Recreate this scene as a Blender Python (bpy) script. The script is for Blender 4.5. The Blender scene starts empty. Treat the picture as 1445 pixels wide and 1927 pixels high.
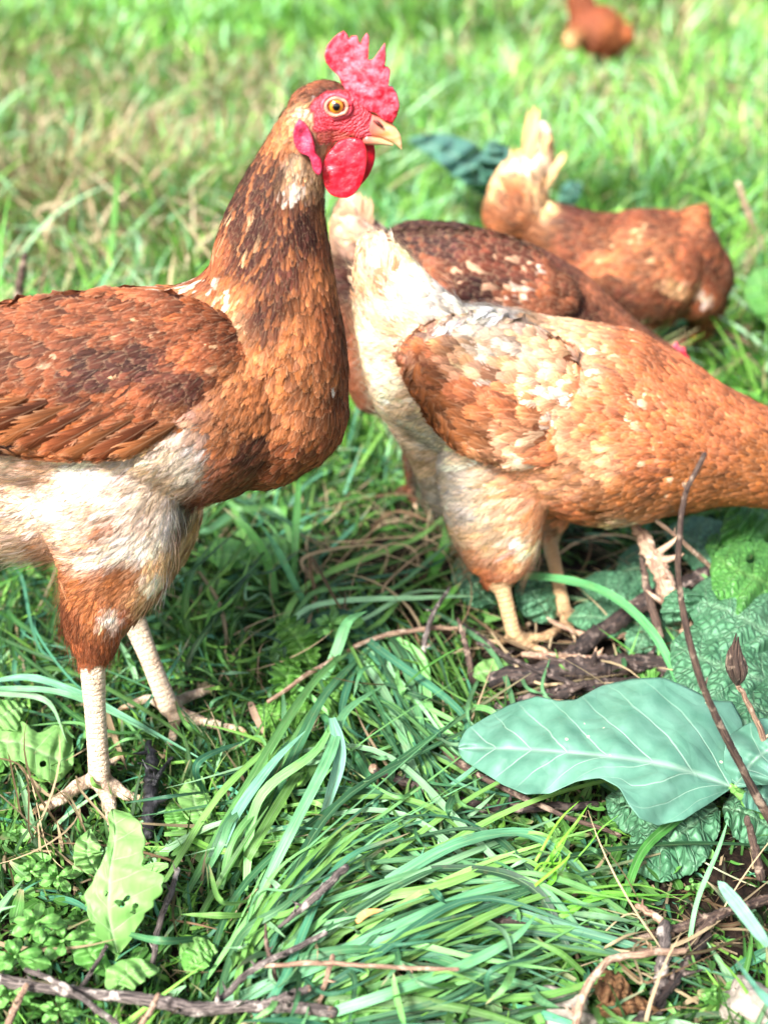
import bpy, bmesh, math, random
import numpy as np
from mathutils import Vector, Matrix
from mathutils.bvhtree import BVHTree

# ------------------------------------------------------------ camera
CAM_H = 0.56
PITCH = math.radians(27.0)
FPX = 963.5 / math.tan(math.radians(22.5))      # focal length in photo pixels
CX, CY = 722.5, 963.5
scene = bpy.context.scene
col = scene.collection
cam = bpy.data.cameras.new("camera")
cam_o = bpy.data.objects.new("camera", cam)
col.objects.link(cam_o)
cam_o.location = (0, 0, CAM_H)
cam_o.rotation_euler = (math.radians(90) - PITCH, 0, 0)
cam.sensor_fit = 'VERTICAL'
cam.sensor_height = 24
cam.lens = 12 / math.tan(math.radians(22.5))
cam.clip_start = 0.02
cam.clip_end = 400
cam.dof.use_dof = True
cam.dof.focus_distance = 0.79
cam.dof.aperture_fstop = 3.3
cam.dof.aperture_blades = 0
scene.camera = cam_o

# ------------------------------------------------------------ sky, sun, exposure
world = bpy.data.worlds.new("World")
scene.world = world
world.use_nodes = True
wn = world.node_tree
bg = wn.nodes['Background']
sky = wn.nodes.new('ShaderNodeTexSky')
sky.sky_type = 'NISHITA'
sky.sun_disc = False
SUN_DIR = Vector((-0.42, -0.62, 0.72)).normalized()     # towards the sun
sky.sun_elevation = math.asin(SUN_DIR.z)
sky.sun_rotation = math.atan2(SUN_DIR.x, SUN_DIR.y)
sky.air_density = 0.8
sky.dust_density = 4.0
sky.ozone_density = 0.3
wn.links.new(sky.outputs[0], bg.inputs[0])
bg.inputs[1].default_value = 0.09
sun = bpy.data.lights.new("sun", 'SUN')
sun.energy = 3.4
sun.angle = math.radians(13)
sun.color = (1.0, 0.985, 0.975)
sun_o = bpy.data.objects.new("sun", sun)
col.objects.link(sun_o)
sun_o.rotation_euler = SUN_DIR.to_track_quat('Z', 'Y').to_euler()
scene.view_settings.view_transform = 'Standard'
scene.view_settings.look = 'None'
scene.view_settings.gamma = 1
scene.view_settings.exposure = 1.62
scene.cycles.use_denoising = True
scene.cycles.max_bounces = 8
scene.cycles.transparent_max_bounces = 24
scene.cycles.transmission_bounces = 4
scene.cycles.sample_clamp_indirect = 6

# ------------------------------------------------------------ helpers
RNG = np.random.default_rng(7)
random.seed(7)
FWD = Vector((0, math.cos(PITCH), -math.sin(PITCH)))
UPV = Vector((0, math.sin(PITCH), math.cos(PITCH)))
EYE = Vector((0, 0, CAM_H))


def ray(x, y):
    return FWD + Vector((1, 0, 0)) * ((x - CX) / FPX) - UPV * ((y - CY) / FPX)


def gp(x, y, h=0.0):                      # point of the ground (or h above it) seen at photo pixel x, y
    d = ray(x, y)
    t = (CAM_H - h) / -d.z
    return EYE + d * t


def pp(x, y, Y):                          # point of the upright plane at distance Y
    d = ray(x, y)
    return EYE + d * (Y / d.y)


def pxm(p):                               # photo pixels per metre at p
    return FPX / max(0.05, (Vector(p) - EYE).dot(FWD))


def to_px(P):                             # (N,3) -> photo pixels
    q = np.asarray(P) - np.array(EYE)
    d = q @ np.array(FWD)
    return np.stack([CX + FPX * q[:, 0] / d, CY - FPX * (q @ np.array(UPV)) / d], 1)


def lin(r, g, b):                         # sRGB 0-255 -> linear
    f = lambda c: (c / 255 / 12.92) if c / 255 <= 0.04045 else ((c / 255 + 0.055) / 1.055) ** 2.4
    return (f(r), f(g), f(b))


def link(name, mesh, mat=None, parent=None):
    o = bpy.data.objects.new(name, mesh)
    col.objects.link(o)
    if mat is not None:
        mesh.materials.append(mat)
    if parent is not None:
        o.parent = parent
    return o


def empty(name, loc, label=None, cat=None, group=None, rz=0.0):
    o = bpy.data.objects.new(name, None)
    o.empty_display_size = 0.02
    o.location = loc
    o.rotation_euler = (0, 0, rz)
    col.objects.link(o)
    tag(o, label, cat, group)
    return o


def tag(o, label=None, cat=None, group=None, kind=None):
    if label: o['label'] = label
    if cat: o['category'] = cat
    if group: o['group'] = group
    if kind: o['kind'] = kind
    return o


def mesh_np(name, V, F, smooth=True):
    """V (n,3) array, F list of faces or (m,4) array of quads."""
    me = bpy.data.meshes.new(name)
    V = np.asarray(V, dtype=np.float32)
    if isinstance(F, np.ndarray):
        m, k = F.shape
        me.vertices.add(len(V)); me.vertices.foreach_set('co', V.ravel())
        me.loops.add(m * k); me.loops.foreach_set('vertex_index', F.astype(np.int32).ravel())
        me.polygons.add(m)
        me.polygons.foreach_set('loop_start', np.arange(0, m * k, k, dtype=np.int32))
        me.polygons.foreach_set('loop_total', np.full(m, k, dtype=np.int32))
        me.update(calc_edges=True)
        me.validate()
    else:
        me.from_pydata([tuple(map(float, v)) for v in V], [], [tuple(int(i) for i in f) for f in F])
        me.update()
    if smooth:
        me.polygons.foreach_set('use_smooth', np.ones(len(me.polygons), dtype=bool))
    return me


def attr(me, name, data, typ='FLOAT_COLOR'):
    a = me.attributes.new(name, typ, 'POINT')
    data = np.asarray(data, dtype=np.float32)
    if typ == 'FLOAT_COLOR':
        if data.shape[1] == 3:
            data = np.concatenate([data, np.ones((len(data), 1), np.float32)], 1)
        a.data.foreach_set('color', data.ravel())
    elif typ == 'FLOAT':
        a.data.foreach_set('value', data.ravel())
    else:
        a.data.foreach_set('vector', data.ravel())


# ---- tiny node helper
class NT:
    def __init__(self, name):
        self.m = bpy.data.materials.new(name)
        self.m.use_nodes = True
        self.t = self.m.node_tree
        self.b = self.t.nodes['Principled BSDF']
        self.out = self.t.nodes['Material Output']

    def n(self, typ, **kw):
        nd = self.t.nodes.new('ShaderNode' + typ)
        for k, v in kw.items():
            if k.startswith('i_'):
                key = k[2:]
                key = int(key) if key.isdigit() else key.replace('_', ' ')
                self.set(nd.inputs[key], v)
            else:
                setattr(nd, k, v)
        return nd

    def set(self, sock, v):
        if isinstance(v, bpy.types.NodeSocket):
            self.t.links.new(v, sock)
        elif isinstance(v, (tuple, list)) and len(v) == 3 and sock.type == 'RGBA':
            sock.default_value = (*v, 1)
        else:
            sock.default_value = v

    def math(self, op, a, b=0.0, c=0.0, clamp=False):
        nd = self.t.nodes.new('ShaderNodeMath'); nd.operation = op; nd.use_clamp = clamp
        self.set(nd.inputs[0], a); self.set(nd.inputs[1], b); self.set(nd.inputs[2], c)
        return nd.outputs[0]

    def mix(self, f, a, b, blend='MIX'):
        nd = self.t.nodes.new('ShaderNodeMix'); nd.data_type = 'RGBA'; nd.blend_type = blend
        self.set(nd.inputs[0], f); self.set(nd.inputs[6], a); self.set(nd.inputs[7], b)
        return nd.outputs[2]

    def attr(self, name, out='Color'):
        nd = self.t.nodes.new('ShaderNodeAttribute'); nd.attribute_name = name
        return nd.outputs[out]

    def noise(self, scale, detail=3.0, vec=None, rough=0.55, out=0, dims='3D'):
        nd = self.t.nodes.new('ShaderNodeTexNoise'); nd.noise_dimensions = dims
        nd.inputs['Scale'].default_value = scale; nd.inputs['Detail'].default_value = detail
        nd.inputs['Roughness'].default_value = rough
        if vec is not None: self.t.links.new(vec, nd.inputs['Vector'])
        return nd.outputs[out]

    def ramp(self, f, stops):
        nd = self.t.nodes.new('ShaderNodeValToRGB')
        e = nd.color_ramp.elements
        while len(e) < len(stops): e.new(0.5)
        for k, (p, c) in enumerate(stops):
            e[k].position = p; e[k].color = (*c, 1)
        self.set(nd.inputs[0], f)
        return nd.outputs[0]

    def rng(self, v, a, b, c=0.0, d=1.0):
        nd = self.t.nodes.new('ShaderNodeMapRange')
        self.set(nd.inputs[0], v)
        for k, x in enumerate((a, b, c, d)): nd.inputs[k + 1].default_value = x
        return nd.outputs[0]

    def bump(self, h, strength=0.3, dist=0.001, normal=None):
        nd = self.t.nodes.new('ShaderNodeBump')
        nd.inputs['Strength'].default_value = strength; nd.inputs['Distance'].default_value = dist
        self.set(nd.inputs['Height'], h)
        if normal is not None: self.t.links.new(normal, nd.inputs['Normal'])
        return nd.outputs[0]

    def P(self, **kw):
        for k, v in kw.items():
            self.set(self.b.inputs[k.replace('_', ' ')], v)
        return self.m


def add_translucent(N, colr, fac, normal=None):
    tr = N.n('BsdfTranslucent'); N.set(tr.inputs[0], colr)
    mx = N.n('MixShader'); N.set(mx.inputs[0], fac)
    N.t.links.new(N.b.outputs[0], mx.inputs[1]); N.t.links.new(tr.outputs[0], mx.inputs[2])
    N.t.links.new(mx.outputs[0], N.out.inputs[0])
    return mx


def add_alpha(N, alpha, src):
    tp = N.n('BsdfTransparent')
    mx = N.n('MixShader'); N.set(mx.inputs[0], alpha)
    N.t.links.new(tp.outputs[0], mx.inputs[1]); N.t.links.new(src, mx.inputs[2])
    N.t.links.new(mx.outputs[0], N.out.inputs[0])


def sepxyz(N, v):
    s = N.n('SeparateXYZ'); N.set(s.inputs[0], v); return s.outputs


def comb(N, x, y, z):
    s = N.n('CombineXYZ'); N.set(s.inputs[0], x); N.set(s.inputs[1], y); N.set(s.inputs[2], z); return s.outputs[0]


# ---- swept shapes
def catmull(pts, n):
    """pts (k,d) -> n samples through them"""
    P = np.asarray(pts, float)
    k = len(P)
    if k == 2:
        t = np.linspace(0, 1, n)[:, None]
        return P[0] * (1 - t) + P[1] * t
    Q = np.vstack([2 * P[0] - P[1], P, 2 * P[-1] - P[-2]])
    out = []
    for u in np.linspace(0, k - 1 - 1e-9, n):
        i = int(u); f = u - i
        a, b, c, d = Q[i], Q[i + 1], Q[i + 2], Q[i + 3]
        out.append(0.5 * ((2 * b) + (-a + c) * f + (2 * a - 5 * b + 4 * c - d) * f * f + (-a + 3 * b - 3 * c + d) * f ** 3))
    return np.array(out)


def rings_to_mesh(rings, closed_caps=True):
    """rings: (R,S,3)"""
    R, S, _ = rings.shape
    V = rings.reshape(-1, 3)
    F = []
    for i in range(R - 1):
        for j in range(S):
            F.append((i * S + j, i * S + (j + 1) % S, (i + 1) * S + (j + 1) % S, (i + 1) * S + j))
    V = np.vstack([V, rings[0].mean(0), rings[-1].mean(0)])
    a, b = R * S, R * S + 1
    for j in range(S):
        F.append((a, (j + 1) % S, j))
        F.append((b, (R - 1) * S + j, (R - 1) * S + (j + 1) % S))
    return V, F


def tube(P, rad, S=12, side=None, flat=1.0, n=None, caps=True, jit=0.0, rs=None):
    """round tube through points P with radii; side: fixed lateral vector and flat = lateral/vertical radius ratio.
    flat may be a list."""
    P = np.asarray(P, float); rad = np.asarray(rad, float)
    fl = np.full(len(P), flat, float) if np.isscalar(flat) else np.asarray(flat, float)
    n = n or max(3, len(P) * 4)
    Q = catmull(np.column_stack([P, rad, fl]), n)
    P, rad, fl = Q[:, :3], np.maximum(Q[:, 3], 1e-5), Q[:, 4]
    T = np.gradient(P, axis=0)
    T /= np.linalg.norm(T, axis=1)[:, None] + 1e-12
    if caps:
        ks = np.sin(np.linspace(0, math.pi / 2, 5))[:-1]
        cs = np.cos(np.linspace(0, math.pi / 2, 5))[:-1]
        P0 = [P[0] - T[0] * rad[0] * c for c in cs]; r0 = [rad[0] * max(s, 0.05) for s in ks]
        P1 = [P[-1] + T[-1] * rad[-1] * c for c in cs][::-1]; r1 = [rad[-1] * max(s, 0.05) for s in ks][::-1]
        P = np.vstack([P0, P, P1]); rad = np.concatenate([r0, rad, r1])
        T = np.vstack([[T[0]] * 4, T, [T[-1]] * 4])
        fl = np.concatenate([[fl[0]] * 4, fl, [fl[-1]] * 4])
    if side is None:
        nrm = np.cross(T[0], [0, 0, 1.0])
        if np.linalg.norm(nrm) < 0.1: nrm = np.cross(T[0], [0, 1.0, 0])
        sides = []
        for t in T:
            nrm = nrm - t * np.dot(nrm, t); nrm /= np.linalg.norm(nrm) + 1e-12
            sides.append(nrm.copy())
        sides = np.array(sides)
    else:
        sides = np.tile(np.asarray(side, float), (len(T), 1))
        sides = sides - T * np.sum(sides * T, 1)[:, None]
        sides /= np.linalg.norm(sides, axis=1)[:, None]
    ups = np.cross(sides, T)
    ph = np.linspace(0, 2 * math.pi, S, endpoint=False)
    rr = rad[:, None] * np.ones(S)
    if jit:
        rs = rs or RNG
        rr = rr * (1 + jit * rs.standard_normal(rr.shape))
    rings = P[:, None, :] + rr[:, :, None] * (np.cos(ph)[None, :, None] * sides[:, None, :] * fl[:, None, None] + np.sin(ph)[None, :, None] * ups[:, None, :])
    return rings_to_mesh(rings)


def merge(parts):
    Vs, Fs, o = [], [], 0
    for V, F in parts:
        Vs.append(np.asarray(V)); Fs += [tuple(i + o for i in f) for f in F]; o += len(V)
    return np.vstack(Vs), Fs


def fuse(parts, voxel, smooth=4, name='fused'):
    """voxel union of closed shapes -> one continuous mesh"""
    V, F = merge(parts)
    me = mesh_np('tmp', V, F)
    bm = bmesh.new(); bm.from_mesh(me); bmesh.ops.recalc_face_normals(bm, faces=bm.faces); bm.to_mesh(me); bm.free()
    o = bpy.data.objects.new('tmp', me); col.objects.link(o)
    m = o.modifiers.new('r', 'REMESH'); m.mode = 'VOXEL'; m.voxel_size = voxel; m.use_smooth_shade = True
    if smooth:
        s = o.modifiers.new('s', 'SMOOTH'); s.factor = 0.5; s.iterations = smooth
    dg = bpy.context.evaluated_depsgraph_get()
    out = bpy.data.meshes.new_from_object(o.evaluated_get(dg))
    out.name = name
    bpy.data.objects.remove(o); bpy.data.meshes.remove(me)
    out.polygons.foreach_set('use_smooth', np.ones(len(out.polygons), dtype=bool))
    return out


def verts(me):
    a = np.empty(len(me.vertices) * 3, np.float32); me.vertices.foreach_get('co', a); return a.reshape(-1, 3)


def set_verts(me, V):
    me.vertices.foreach_set('co', np.asarray(V, np.float32).ravel()); me.update()


def rebase(me, root):
    V = verts(me); V -= np.array(root.location, np.float32)
    set_verts(me, V)


from mathutils import noise as mnoise


def fbm(P, scale, oct=3):
    return np.array([mnoise.fractal(Vector((float(p[0]) * scale, float(p[1]) * scale, float(p[2]) * scale)), 1.0, 2.0, oct) for p in P])


def vnoise(x, y, seed=0):
    """vectorised value noise 2D, roughly -1..1"""
    xi = np.floor(x).astype(np.int64); yi = np.floor(y).astype(np.int64)
    fx = x - xi; fy = y - yi
    fx = fx * fx * (3 - 2 * fx); fy = fy * fy * (3 - 2 * fy)

    def h(a, b):
        v = (a * 374761393 + b * 668265263 + seed * 974634777) & 0xffffffff
        v = ((v ^ (v >> 13)) * 1274126177) & 0xffffffff
        return ((v ^ (v >> 16)) & 0xffff) / 32767.5 - 1
    return (h(xi, yi) * (1 - fx) + h(xi + 1, yi) * fx) * (1 - fy) + (h(xi, yi + 1) * (1 - fx) + h(xi + 1, yi + 1) * fx) * fy
# ------------------------------------------------------------ materials
def mat_feather(name='feather', fine=1.0):
    N = NT(name)
    uv = sepxyz(N, N.attr('fuv', 'Vector'))
    u, v = uv[0], uv[1]                                   # u -1..1 across, v 0..1 along
    au = N.math('ABSOLUTE', u)
    rnd = N.attr('frnd', 'Fac')
    fray = N.attr('ffray', 'Fac')
    c = N.attr('fcol', 'Color')
    side = N.math('SIGN', u)
    b = N.math('SUBTRACT', v, N.math('MULTIPLY', au, 0.55))
    sd = N.math('MULTIPLY', N.math('ADD', rnd, N.math('MULTIPLY', side, 0.31)), 37.0)
    vec = comb(N, N.math('MULTIPLY', b, 17.0 * fine), N.math('MULTIPLY', au, 1.2), sd)
    streak = N.noise(1.0, 2.0, vec)
    vec2 = comb(N, N.math('MULTIPLY', b, 10.0 * fine), N.math('MULTIPLY', au, 0.5), sd)
    cut = N.noise(1.0, 1.5, vec2)
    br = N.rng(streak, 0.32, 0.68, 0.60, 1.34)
    vb = N.rng(v, 0.30, 0.92, 0.42, 1.22)  # paler tips; darker base paints the shade between feathers into the colour
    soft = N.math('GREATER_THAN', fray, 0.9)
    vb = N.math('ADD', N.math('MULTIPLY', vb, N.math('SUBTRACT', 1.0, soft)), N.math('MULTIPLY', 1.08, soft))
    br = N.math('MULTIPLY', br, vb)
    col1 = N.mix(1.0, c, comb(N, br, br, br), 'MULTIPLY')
    # shaft, thin and a little paler
    shaft = N.math('MULTIPLY', N.rng(au, 0.03, 0.09, 1.0, 0.0), N.rng(v, 0.55, 0.9, 1.0, 0.0))
    col2 = N.mix(N.math('MULTIPLY', shaft, 0.35), col1, N.mix(0.45, c, (0.75, 0.55, 0.35)))
    # edge of the vane paler and worn
    edge = N.math('MAXIMUM', au, N.rng(v, 0.55, 1.0, 0.0, 1.0))
    col3 = N.mix(N.rng(edge, 0.66, 1.0, 0.0, 0.55), col2, N.mix(0.5, c, (0.80, 0.55, 0.33)))
    e = N.math('MINIMUM', N.math('SUBTRACT', 1.02, au), N.math('MULTIPLY', N.math('SUBTRACT', 1.02, v), 2.4))
    lim = N.math('MULTIPLY', N.rng(cut, 0.32, 0.68, 0.0, 1.0), fray)
    alpha = N.math('GREATER_THAN', e, lim)
    bmp = N.bump(streak, 0.5, 0.0008)
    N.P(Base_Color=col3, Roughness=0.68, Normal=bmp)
    N.b.inputs['Specular IOR Level'].default_value = 0.22
    N.b.inputs['Sheen Weight'].default_value = 0.0
    N.b.inputs['Sheen Roughness'].default_value = 0.4
    mx = add_translucent(N, col3, 0.12)
    add_alpha(N, alpha, mx.outputs[0])
    return N.m


def mat_body():
    N = NT('hen_skin')
    c = N.attr('skin', 'Color')
    kind = N.attr('kindv', 'Vector')                      # x: face wrinkles, y: leg scales, z: along the leg
    k = sepxyz(N, kind)
    geo = N.n('NewGeometry').outputs['Position']
    mp = N.n('Mapping'); N.t.links.new(geo, mp.inputs[0]); mp.inputs['Scale'].default_value = (1.0, 1.0, 1.0)
    w1 = N.noise(300.0, 4.0, mp.outputs[0], 0.6)
    vor = N.n('TexVoronoi'); vor.inputs['Scale'].default_value = 950.0; N.t.links.new(geo, vor.inputs[0])
    wr = N.math('ADD', N.math('MULTIPLY', w1, 0.8), N.math('MULTIPLY', vor.outputs[0], 0.5))
    wave = N.math('SINE', N.math('ADD', N.math('MULTIPLY', k[2], 760.0), N.math('MULTIPLY', N.noise(140.0, 2.0, geo), 5.0)))
    wave = N.math('POWER', N.math('ABSOLUTE', wave), 0.35)
    sc_ = N.n('TexVoronoi'); sc_.feature = 'DISTANCE_TO_EDGE'; sc_.inputs['Scale'].default_value = 380.0; N.t.links.new(geo, sc_.inputs[0])
    cell = N.rng(sc_.outputs[0], 0.0, 0.12, 0.0, 1.0)
    fw = N.math('SINE', N.math('ADD', N.math('MULTIPLY', k[2], 2600.0), N.math('MULTIPLY', N.noise(130.0, 3.0, geo), 34.0)))
    wr = N.math('ADD', wr, N.math('MULTIPLY', fw, 0.22))
    leg_h = N.math('MULTIPLY', N.math('ADD', N.math('MULTIPLY', wave, 0.7), N.math('MULTIPLY', cell, 0.4)), k[1])
    h = N.math('ADD', N.math('MULTIPLY', wr, k[0]), leg_h)
    n2 = N.noise(260.0, 4.0, geo, 0.6)
    fcol_ = N.mix(N.math('MULTIPLY', k[0], N.rng(n2, 0.38, 0.62, 0.0, 0.75)), c, N.mix(0.5, c, (0.80, 0.16, 0.20)))
    lines = N.math('MULTIPLY', k[1], N.math('SUBTRACT', 1.0, N.rng(wave, 0.1, 0.75, 0.0, 1.0)))
    n3 = N.noise(90.0, 3.0, geo, 0.6)
    zz = sepxyz(N, geo)[2]
    mud = N.math('MULTIPLY', k[1], N.math('MULTIPLY', N.rng(zz, 0.0, 0.030, 1.0, 0.0), N.rng(n3, 0.42, 0.6, 0.0, 0.8)))
    c2 = N.mix(N.math('MULTIPLY', lines, 0.5), fcol_, (0.30, 0.13, 0.05))
    c3 = N.mix(N.math('MULTIPLY', k[1], N.rng(n3, 0.5, 0.75, 0.0, 0.5)), c2, (0.38, 0.18, 0.08))
    c3 = N.mix(mud, c3, (0.10, 0.06, 0.035))
    N.P(Base_Color=c3, Roughness=0.46, Normal=N.bump(h, 0.9, 0.0016))
    N.b.inputs['Subsurface Weight'].default_value = 0.12
    N.b.inputs['Subsurface Radius'].default_value = (0.006, 0.002, 0.001)
    N.b.inputs['Subsurface Scale'].default_value = 0.3
    return N.m


def mat_flesh(name, c1, c2, rough=0.42, bumpy=0.5, scale=500.0, sheen=0.0):
    N = NT(name)
    geo = N.n('NewGeometry').outputs['Position']
    n1 = N.noise(scale * 0.35, 4.0, geo, 0.62)
    v = N.n('TexVoronoi'); v.inputs['Scale'].default_value = scale * 1.9; N.t.links.new(geo, v.inputs[0])
    n2 = N.noise(scale, 3.0, geo, 0.6)
    c = N.mix(N.rng(n1, 0.40, 0.64), c1, c2)
    h = N.math('ADD', n2, N.math('MULTIPLY', v.outputs[0], 0.6))
    N.P(Base_Color=c, Roughness=rough, Normal=N.bump(h, bumpy, 0.0007))
    N.b.inputs['Subsurface Weight'].default_value = 0.25
    N.b.inputs['Subsurface Radius'].default_value = (0.006, 0.0015, 0.001)
    N.b.inputs['Subsurface Scale'].default_value = 0.5
    return N.m


def mat_beak():
    N = NT('beak_horn')
    geo = N.n('NewGeometry').outputs['Position']
    mp = N.n('Mapping'); N.t.links.new(geo, mp.inputs[0]); mp.inputs['Scale'].default_value = (60, 300, 300)
    n = N.noise(1.0, 3.0, mp.outputs[0])
    c = N.mix(N.rng(n, 0.35, 0.7), (0.66, 0.33, 0.10), (0.84, 0.58, 0.36))
    c = N.mix(N.attr('bk', 'Fac'), (0.66, 0.16, 0.12), c)
    N.P(Base_Color=c, Roughness=0.30, Normal=N.bump(n, 0.2, 0.0004))
    N.b.inputs['Subsurface Weight'].default_value = 0.15
    N.b.inputs['Subsurface Scale'].default_value = 0.002
    return N.m


def mat_eye():
    N = NT('hen_eye')
    d = N.attr('iris', 'Fac')
    c = N.ramp(d, [(0.0, (0.002, 0.002, 0.003)), (0.46, (0.002, 0.002, 0.003)), (0.52, (0.30, 0.09, 0.008)), (0.62, (0.72, 0.30, 0.02)), (0.90, (0.55, 0.17, 0.01)), (0.98, (0.10, 0.02, 0.01))])
    geo = N.n('NewGeometry').outputs['Position']
    n = N.noise(1500.0, 2.0, geo)
    c = N.mix(N.rng(n, 0.3, 0.7, 0.0, 0.35), c, N.mix(0.5, c, (0.0, 0.0, 0.0)))
    N.P(Base_Color=c, Roughness=0.04)
    N.b.inputs['Coat Weight'].default_value = 1.0
    N.b.inputs['Coat Roughness'].default_value = 0.02
    return N.m


def mat_blade(name, spec=0.5, rough=0.38, transl=0.22, vein=1.0):
    N = NT(name)
    c = N.attr('bcol', 'Color')
    uv = sepxyz(N, N.attr('buv', 'Vector'))
    vec = comb(N, N.math('MULTIPLY', uv[0], 7.0), N.math('MULTIPLY', uv[1], 1.2), N.math('MULTIPLY', uv[2], 40.0))
    st = N.noise(1.0, 2.0, vec)
    spot = N.noise(90.0, 3.0, N.n('NewGeometry').outputs['Position'], 0.6)
    br = N.rng(st, 0.3, 0.7, 1 - 0.22 * vein, 1 + 0.22 * vein)
    c1 = N.mix(1.0, c, comb(N, br, br, br), 'MULTIPLY')
    mid = N.rng(N.math('ABSOLUTE', uv[0]), 0.02, 0.12, 0.22 * vein, 0.0)
    c1 = N.mix(mid, c1, (0.28, 0.45, 0.20))
    c1 = N.mix(N.rng(spot, 0.60, 0.80, 0.0, 0.5), c1, N.mix(0.6, c, (0.30, 0.24, 0.08)))
    N.P(Base_Color=c1, Roughness=rough, Normal=N.bump(st, 0.25 * vein, 0.0005))
    N.b.inputs['Specular IOR Level'].default_value = spec
    add_translucent(N, N.mix(0.35, c1, (0.35, 0.65, 0.06)), transl)
    return N.m


def mat_leaf(name, c_low, c_high, vein_c, net=260.0, bump=0.8, rough=0.42, spec=0.5, transl=0.2, crease=0.5, spots=0.0):
    """vein: attribute 'vein' 1 on veins; reticulate network scaled by net"""
    N = NT(name)
    vein0 = N.attr('vein', 'Fac')
    pz = sepxyz(N, N.attr('phs', 'Vector'))
    wob = N.noise(28.0, 2.0, N.attr('lpos', 'Vector'))
    fr = N.math('FRACT', N.math('ADD', N.math('ADD', pz[0], 0.5), N.math('MULTIPLY', N.math('SUBTRACT', wob, 0.5), 0.55)))
    dv = N.math('ABSOLUTE', N.math('SUBTRACT', fr, 0.5))
    sv = N.math('MULTIPLY', N.rng(dv, 0.008, 0.045, 0.85, 0.0), N.rng(N.math('ABSOLUTE', pz[1]), 0.3, 0.95, 1.0, 0.15))
    vein = N.math('MAXIMUM', vein0, sv)
    hole = N.attr('hole', 'Fac')
    p = N.attr('lpos', 'Vector')                          # leaf-plane position in metres
    vd = N.n('TexNoise'); vd.inputs['Scale'].default_value = net * 0.7; N.t.links.new(p, vd.inputs[0])
    pv = N.n('VectorMath'); pv.operation = 'MULTIPLY_ADD'
    N.t.links.new(vd.outputs[1], pv.inputs[0]); pv.inputs[1].default_value = (0.003,) * 3; N.t.links.new(p, pv.inputs[2])
    vo = N.n('TexVoronoi'); vo.feature = 'DISTANCE_TO_EDGE'; vo.inputs['Scale'].default_value = net; N.t.links.new(pv.outputs[0], vo.inputs[0])
    vo2 = N.n('TexVoronoi'); vo2.feature = 'DISTANCE_TO_EDGE'; vo2.inputs['Scale'].default_value = net * 0.35; N.t.links.new(pv.outputs[0], vo2.inputs[0])
    cell = N.rng(vo.outputs[0], 0.0, 0.22)
    cell2 = N.rng(vo2.outputs[0], 0.0, 0.08)
    n = N.noise(45.0, 4.0, p, 0.6)
    c = N.mix(N.rng(n, 0.35, 0.65), c_low, c_high)
    net_d = N.math('SUBTRACT', 1.0, N.math('MINIMUM', cell, cell2))
    c = N.mix(N.math('MULTIPLY', net_d, crease), c, N.mix(0.65, c, (0.01, 0.05, 0.02)))
    c = N.mix(N.math('MULTIPLY', vein, 0.75), c, vein_c)
    if spots:
        sp = N.n('TexVoronoi'); sp.inputs['Scale'].default_value = 75.0; N.t.links.new(p, sp.inputs[0])
        sp2 = N.noise(30.0, 2.0, p)
        c = N.mix(N.math('MULTIPLY', N.rng(sp.outputs[0], 0.05, 0.10, spots, 0.0), N.math('GREATER_THAN', sp2, 0.5)), c, (0.75, 0.80, 0.45))
    h = N.math('ADD', N.math('MULTIPLY', N.math('MINIMUM', cell, N.math('ADD', cell2, 0.2)), 1.0), N.math('MULTIPLY', vein, -1.2))
    N.P(Base_Color=c, Roughness=rough, Normal=N.bump(h, bump, 0.0012))
    N.b.inputs['Specular IOR Level'].default_value = spec
    mx = add_translucent(N, N.mix(0.4, c, (0.25, 0.6, 0.06)), transl)
    hn = N.noise(260.0, 2.0, p)
    alpha = N.math('LESS_THAN', N.math('ADD', hole, N.math('MULTIPLY', N.math('SUBTRACT', hn, 0.5), 0.5)), 0.5)
    add_alpha(N, alpha, mx.outputs[0])
    return N.m


def mat_twig(name, c1, c2, c3, scale=1.0, rough=0.8):
    N = NT(name)
    uv = sepxyz(N, N.attr('tuv', 'Vector'))                # x around, y along (metres)
    vec = comb(N, N.math('MULTIPLY', uv[0], 9.0), N.math('MULTIPLY', uv[1], 90.0 * scale), N.math('MULTIPLY', uv[2], 13.0))
    n1 = N.noise(1.0, 5.0, vec, 0.65)
    geo = N.n('NewGeometry').outputs['Position']
    n2 = N.noise(120.0, 4.0, geo, 0.6)
    n3 = N.noise(45.0, 3.0, geo, 0.6)
    c = N.mix(N.rng(n1, 0.42, 0.58), c1, c2)
    c = N.mix(N.rng(n2, 0.54, 0.64), c, c3)
    c = N.mix(N.rng(n3, 0.45, 0.7, 0.0, 0.5), c, c1)
    N.P(Base_Color=c, Roughness=rough, Normal=N.bump(N.math('ADD', n1, N.math('MULTIPLY', n2, 0.5)), 0.9, 0.0012))
    return N.m


M = {}
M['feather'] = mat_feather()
M['body'] = mat_body()
M['comb'] = mat_flesh('comb_flesh', (0.50, 0.006, 0.026), (0.70, 0.13, 0.18), 0.5, 0.42, 650)
M['wattle'] = mat_flesh('wattle_flesh', (0.60, 0.005, 0.018), (0.70, 0.030, 0.055), 0.34, 0.35, 500)
M['lobe'] = mat_flesh('earlobe_flesh', (0.44, 0.006, 0.04), (0.62, 0.06, 0.13), 0.42, 0.7, 600)
M['lid'] = mat_flesh('eyelid_skin', (0.72, 0.22, 0.16), (0.80, 0.34, 0.24), 0.45, 0.5, 600)
M['nostril'] = mat_flesh('nostril_skin', (0.10, 0.02, 0.015), (0.16, 0.03, 0.02), 0.7, 0.3, 600)
M['beak'] = mat_beak()
M['eye'] = mat_eye()
M['claw'] = mat_flesh('claw_horn', (0.55, 0.36, 0.20), (0.70, 0.5, 0.32), 0.4, 0.3, 500)
M['grass'] = mat_blade('grass_blade', 0.25, 0.55)
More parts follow.
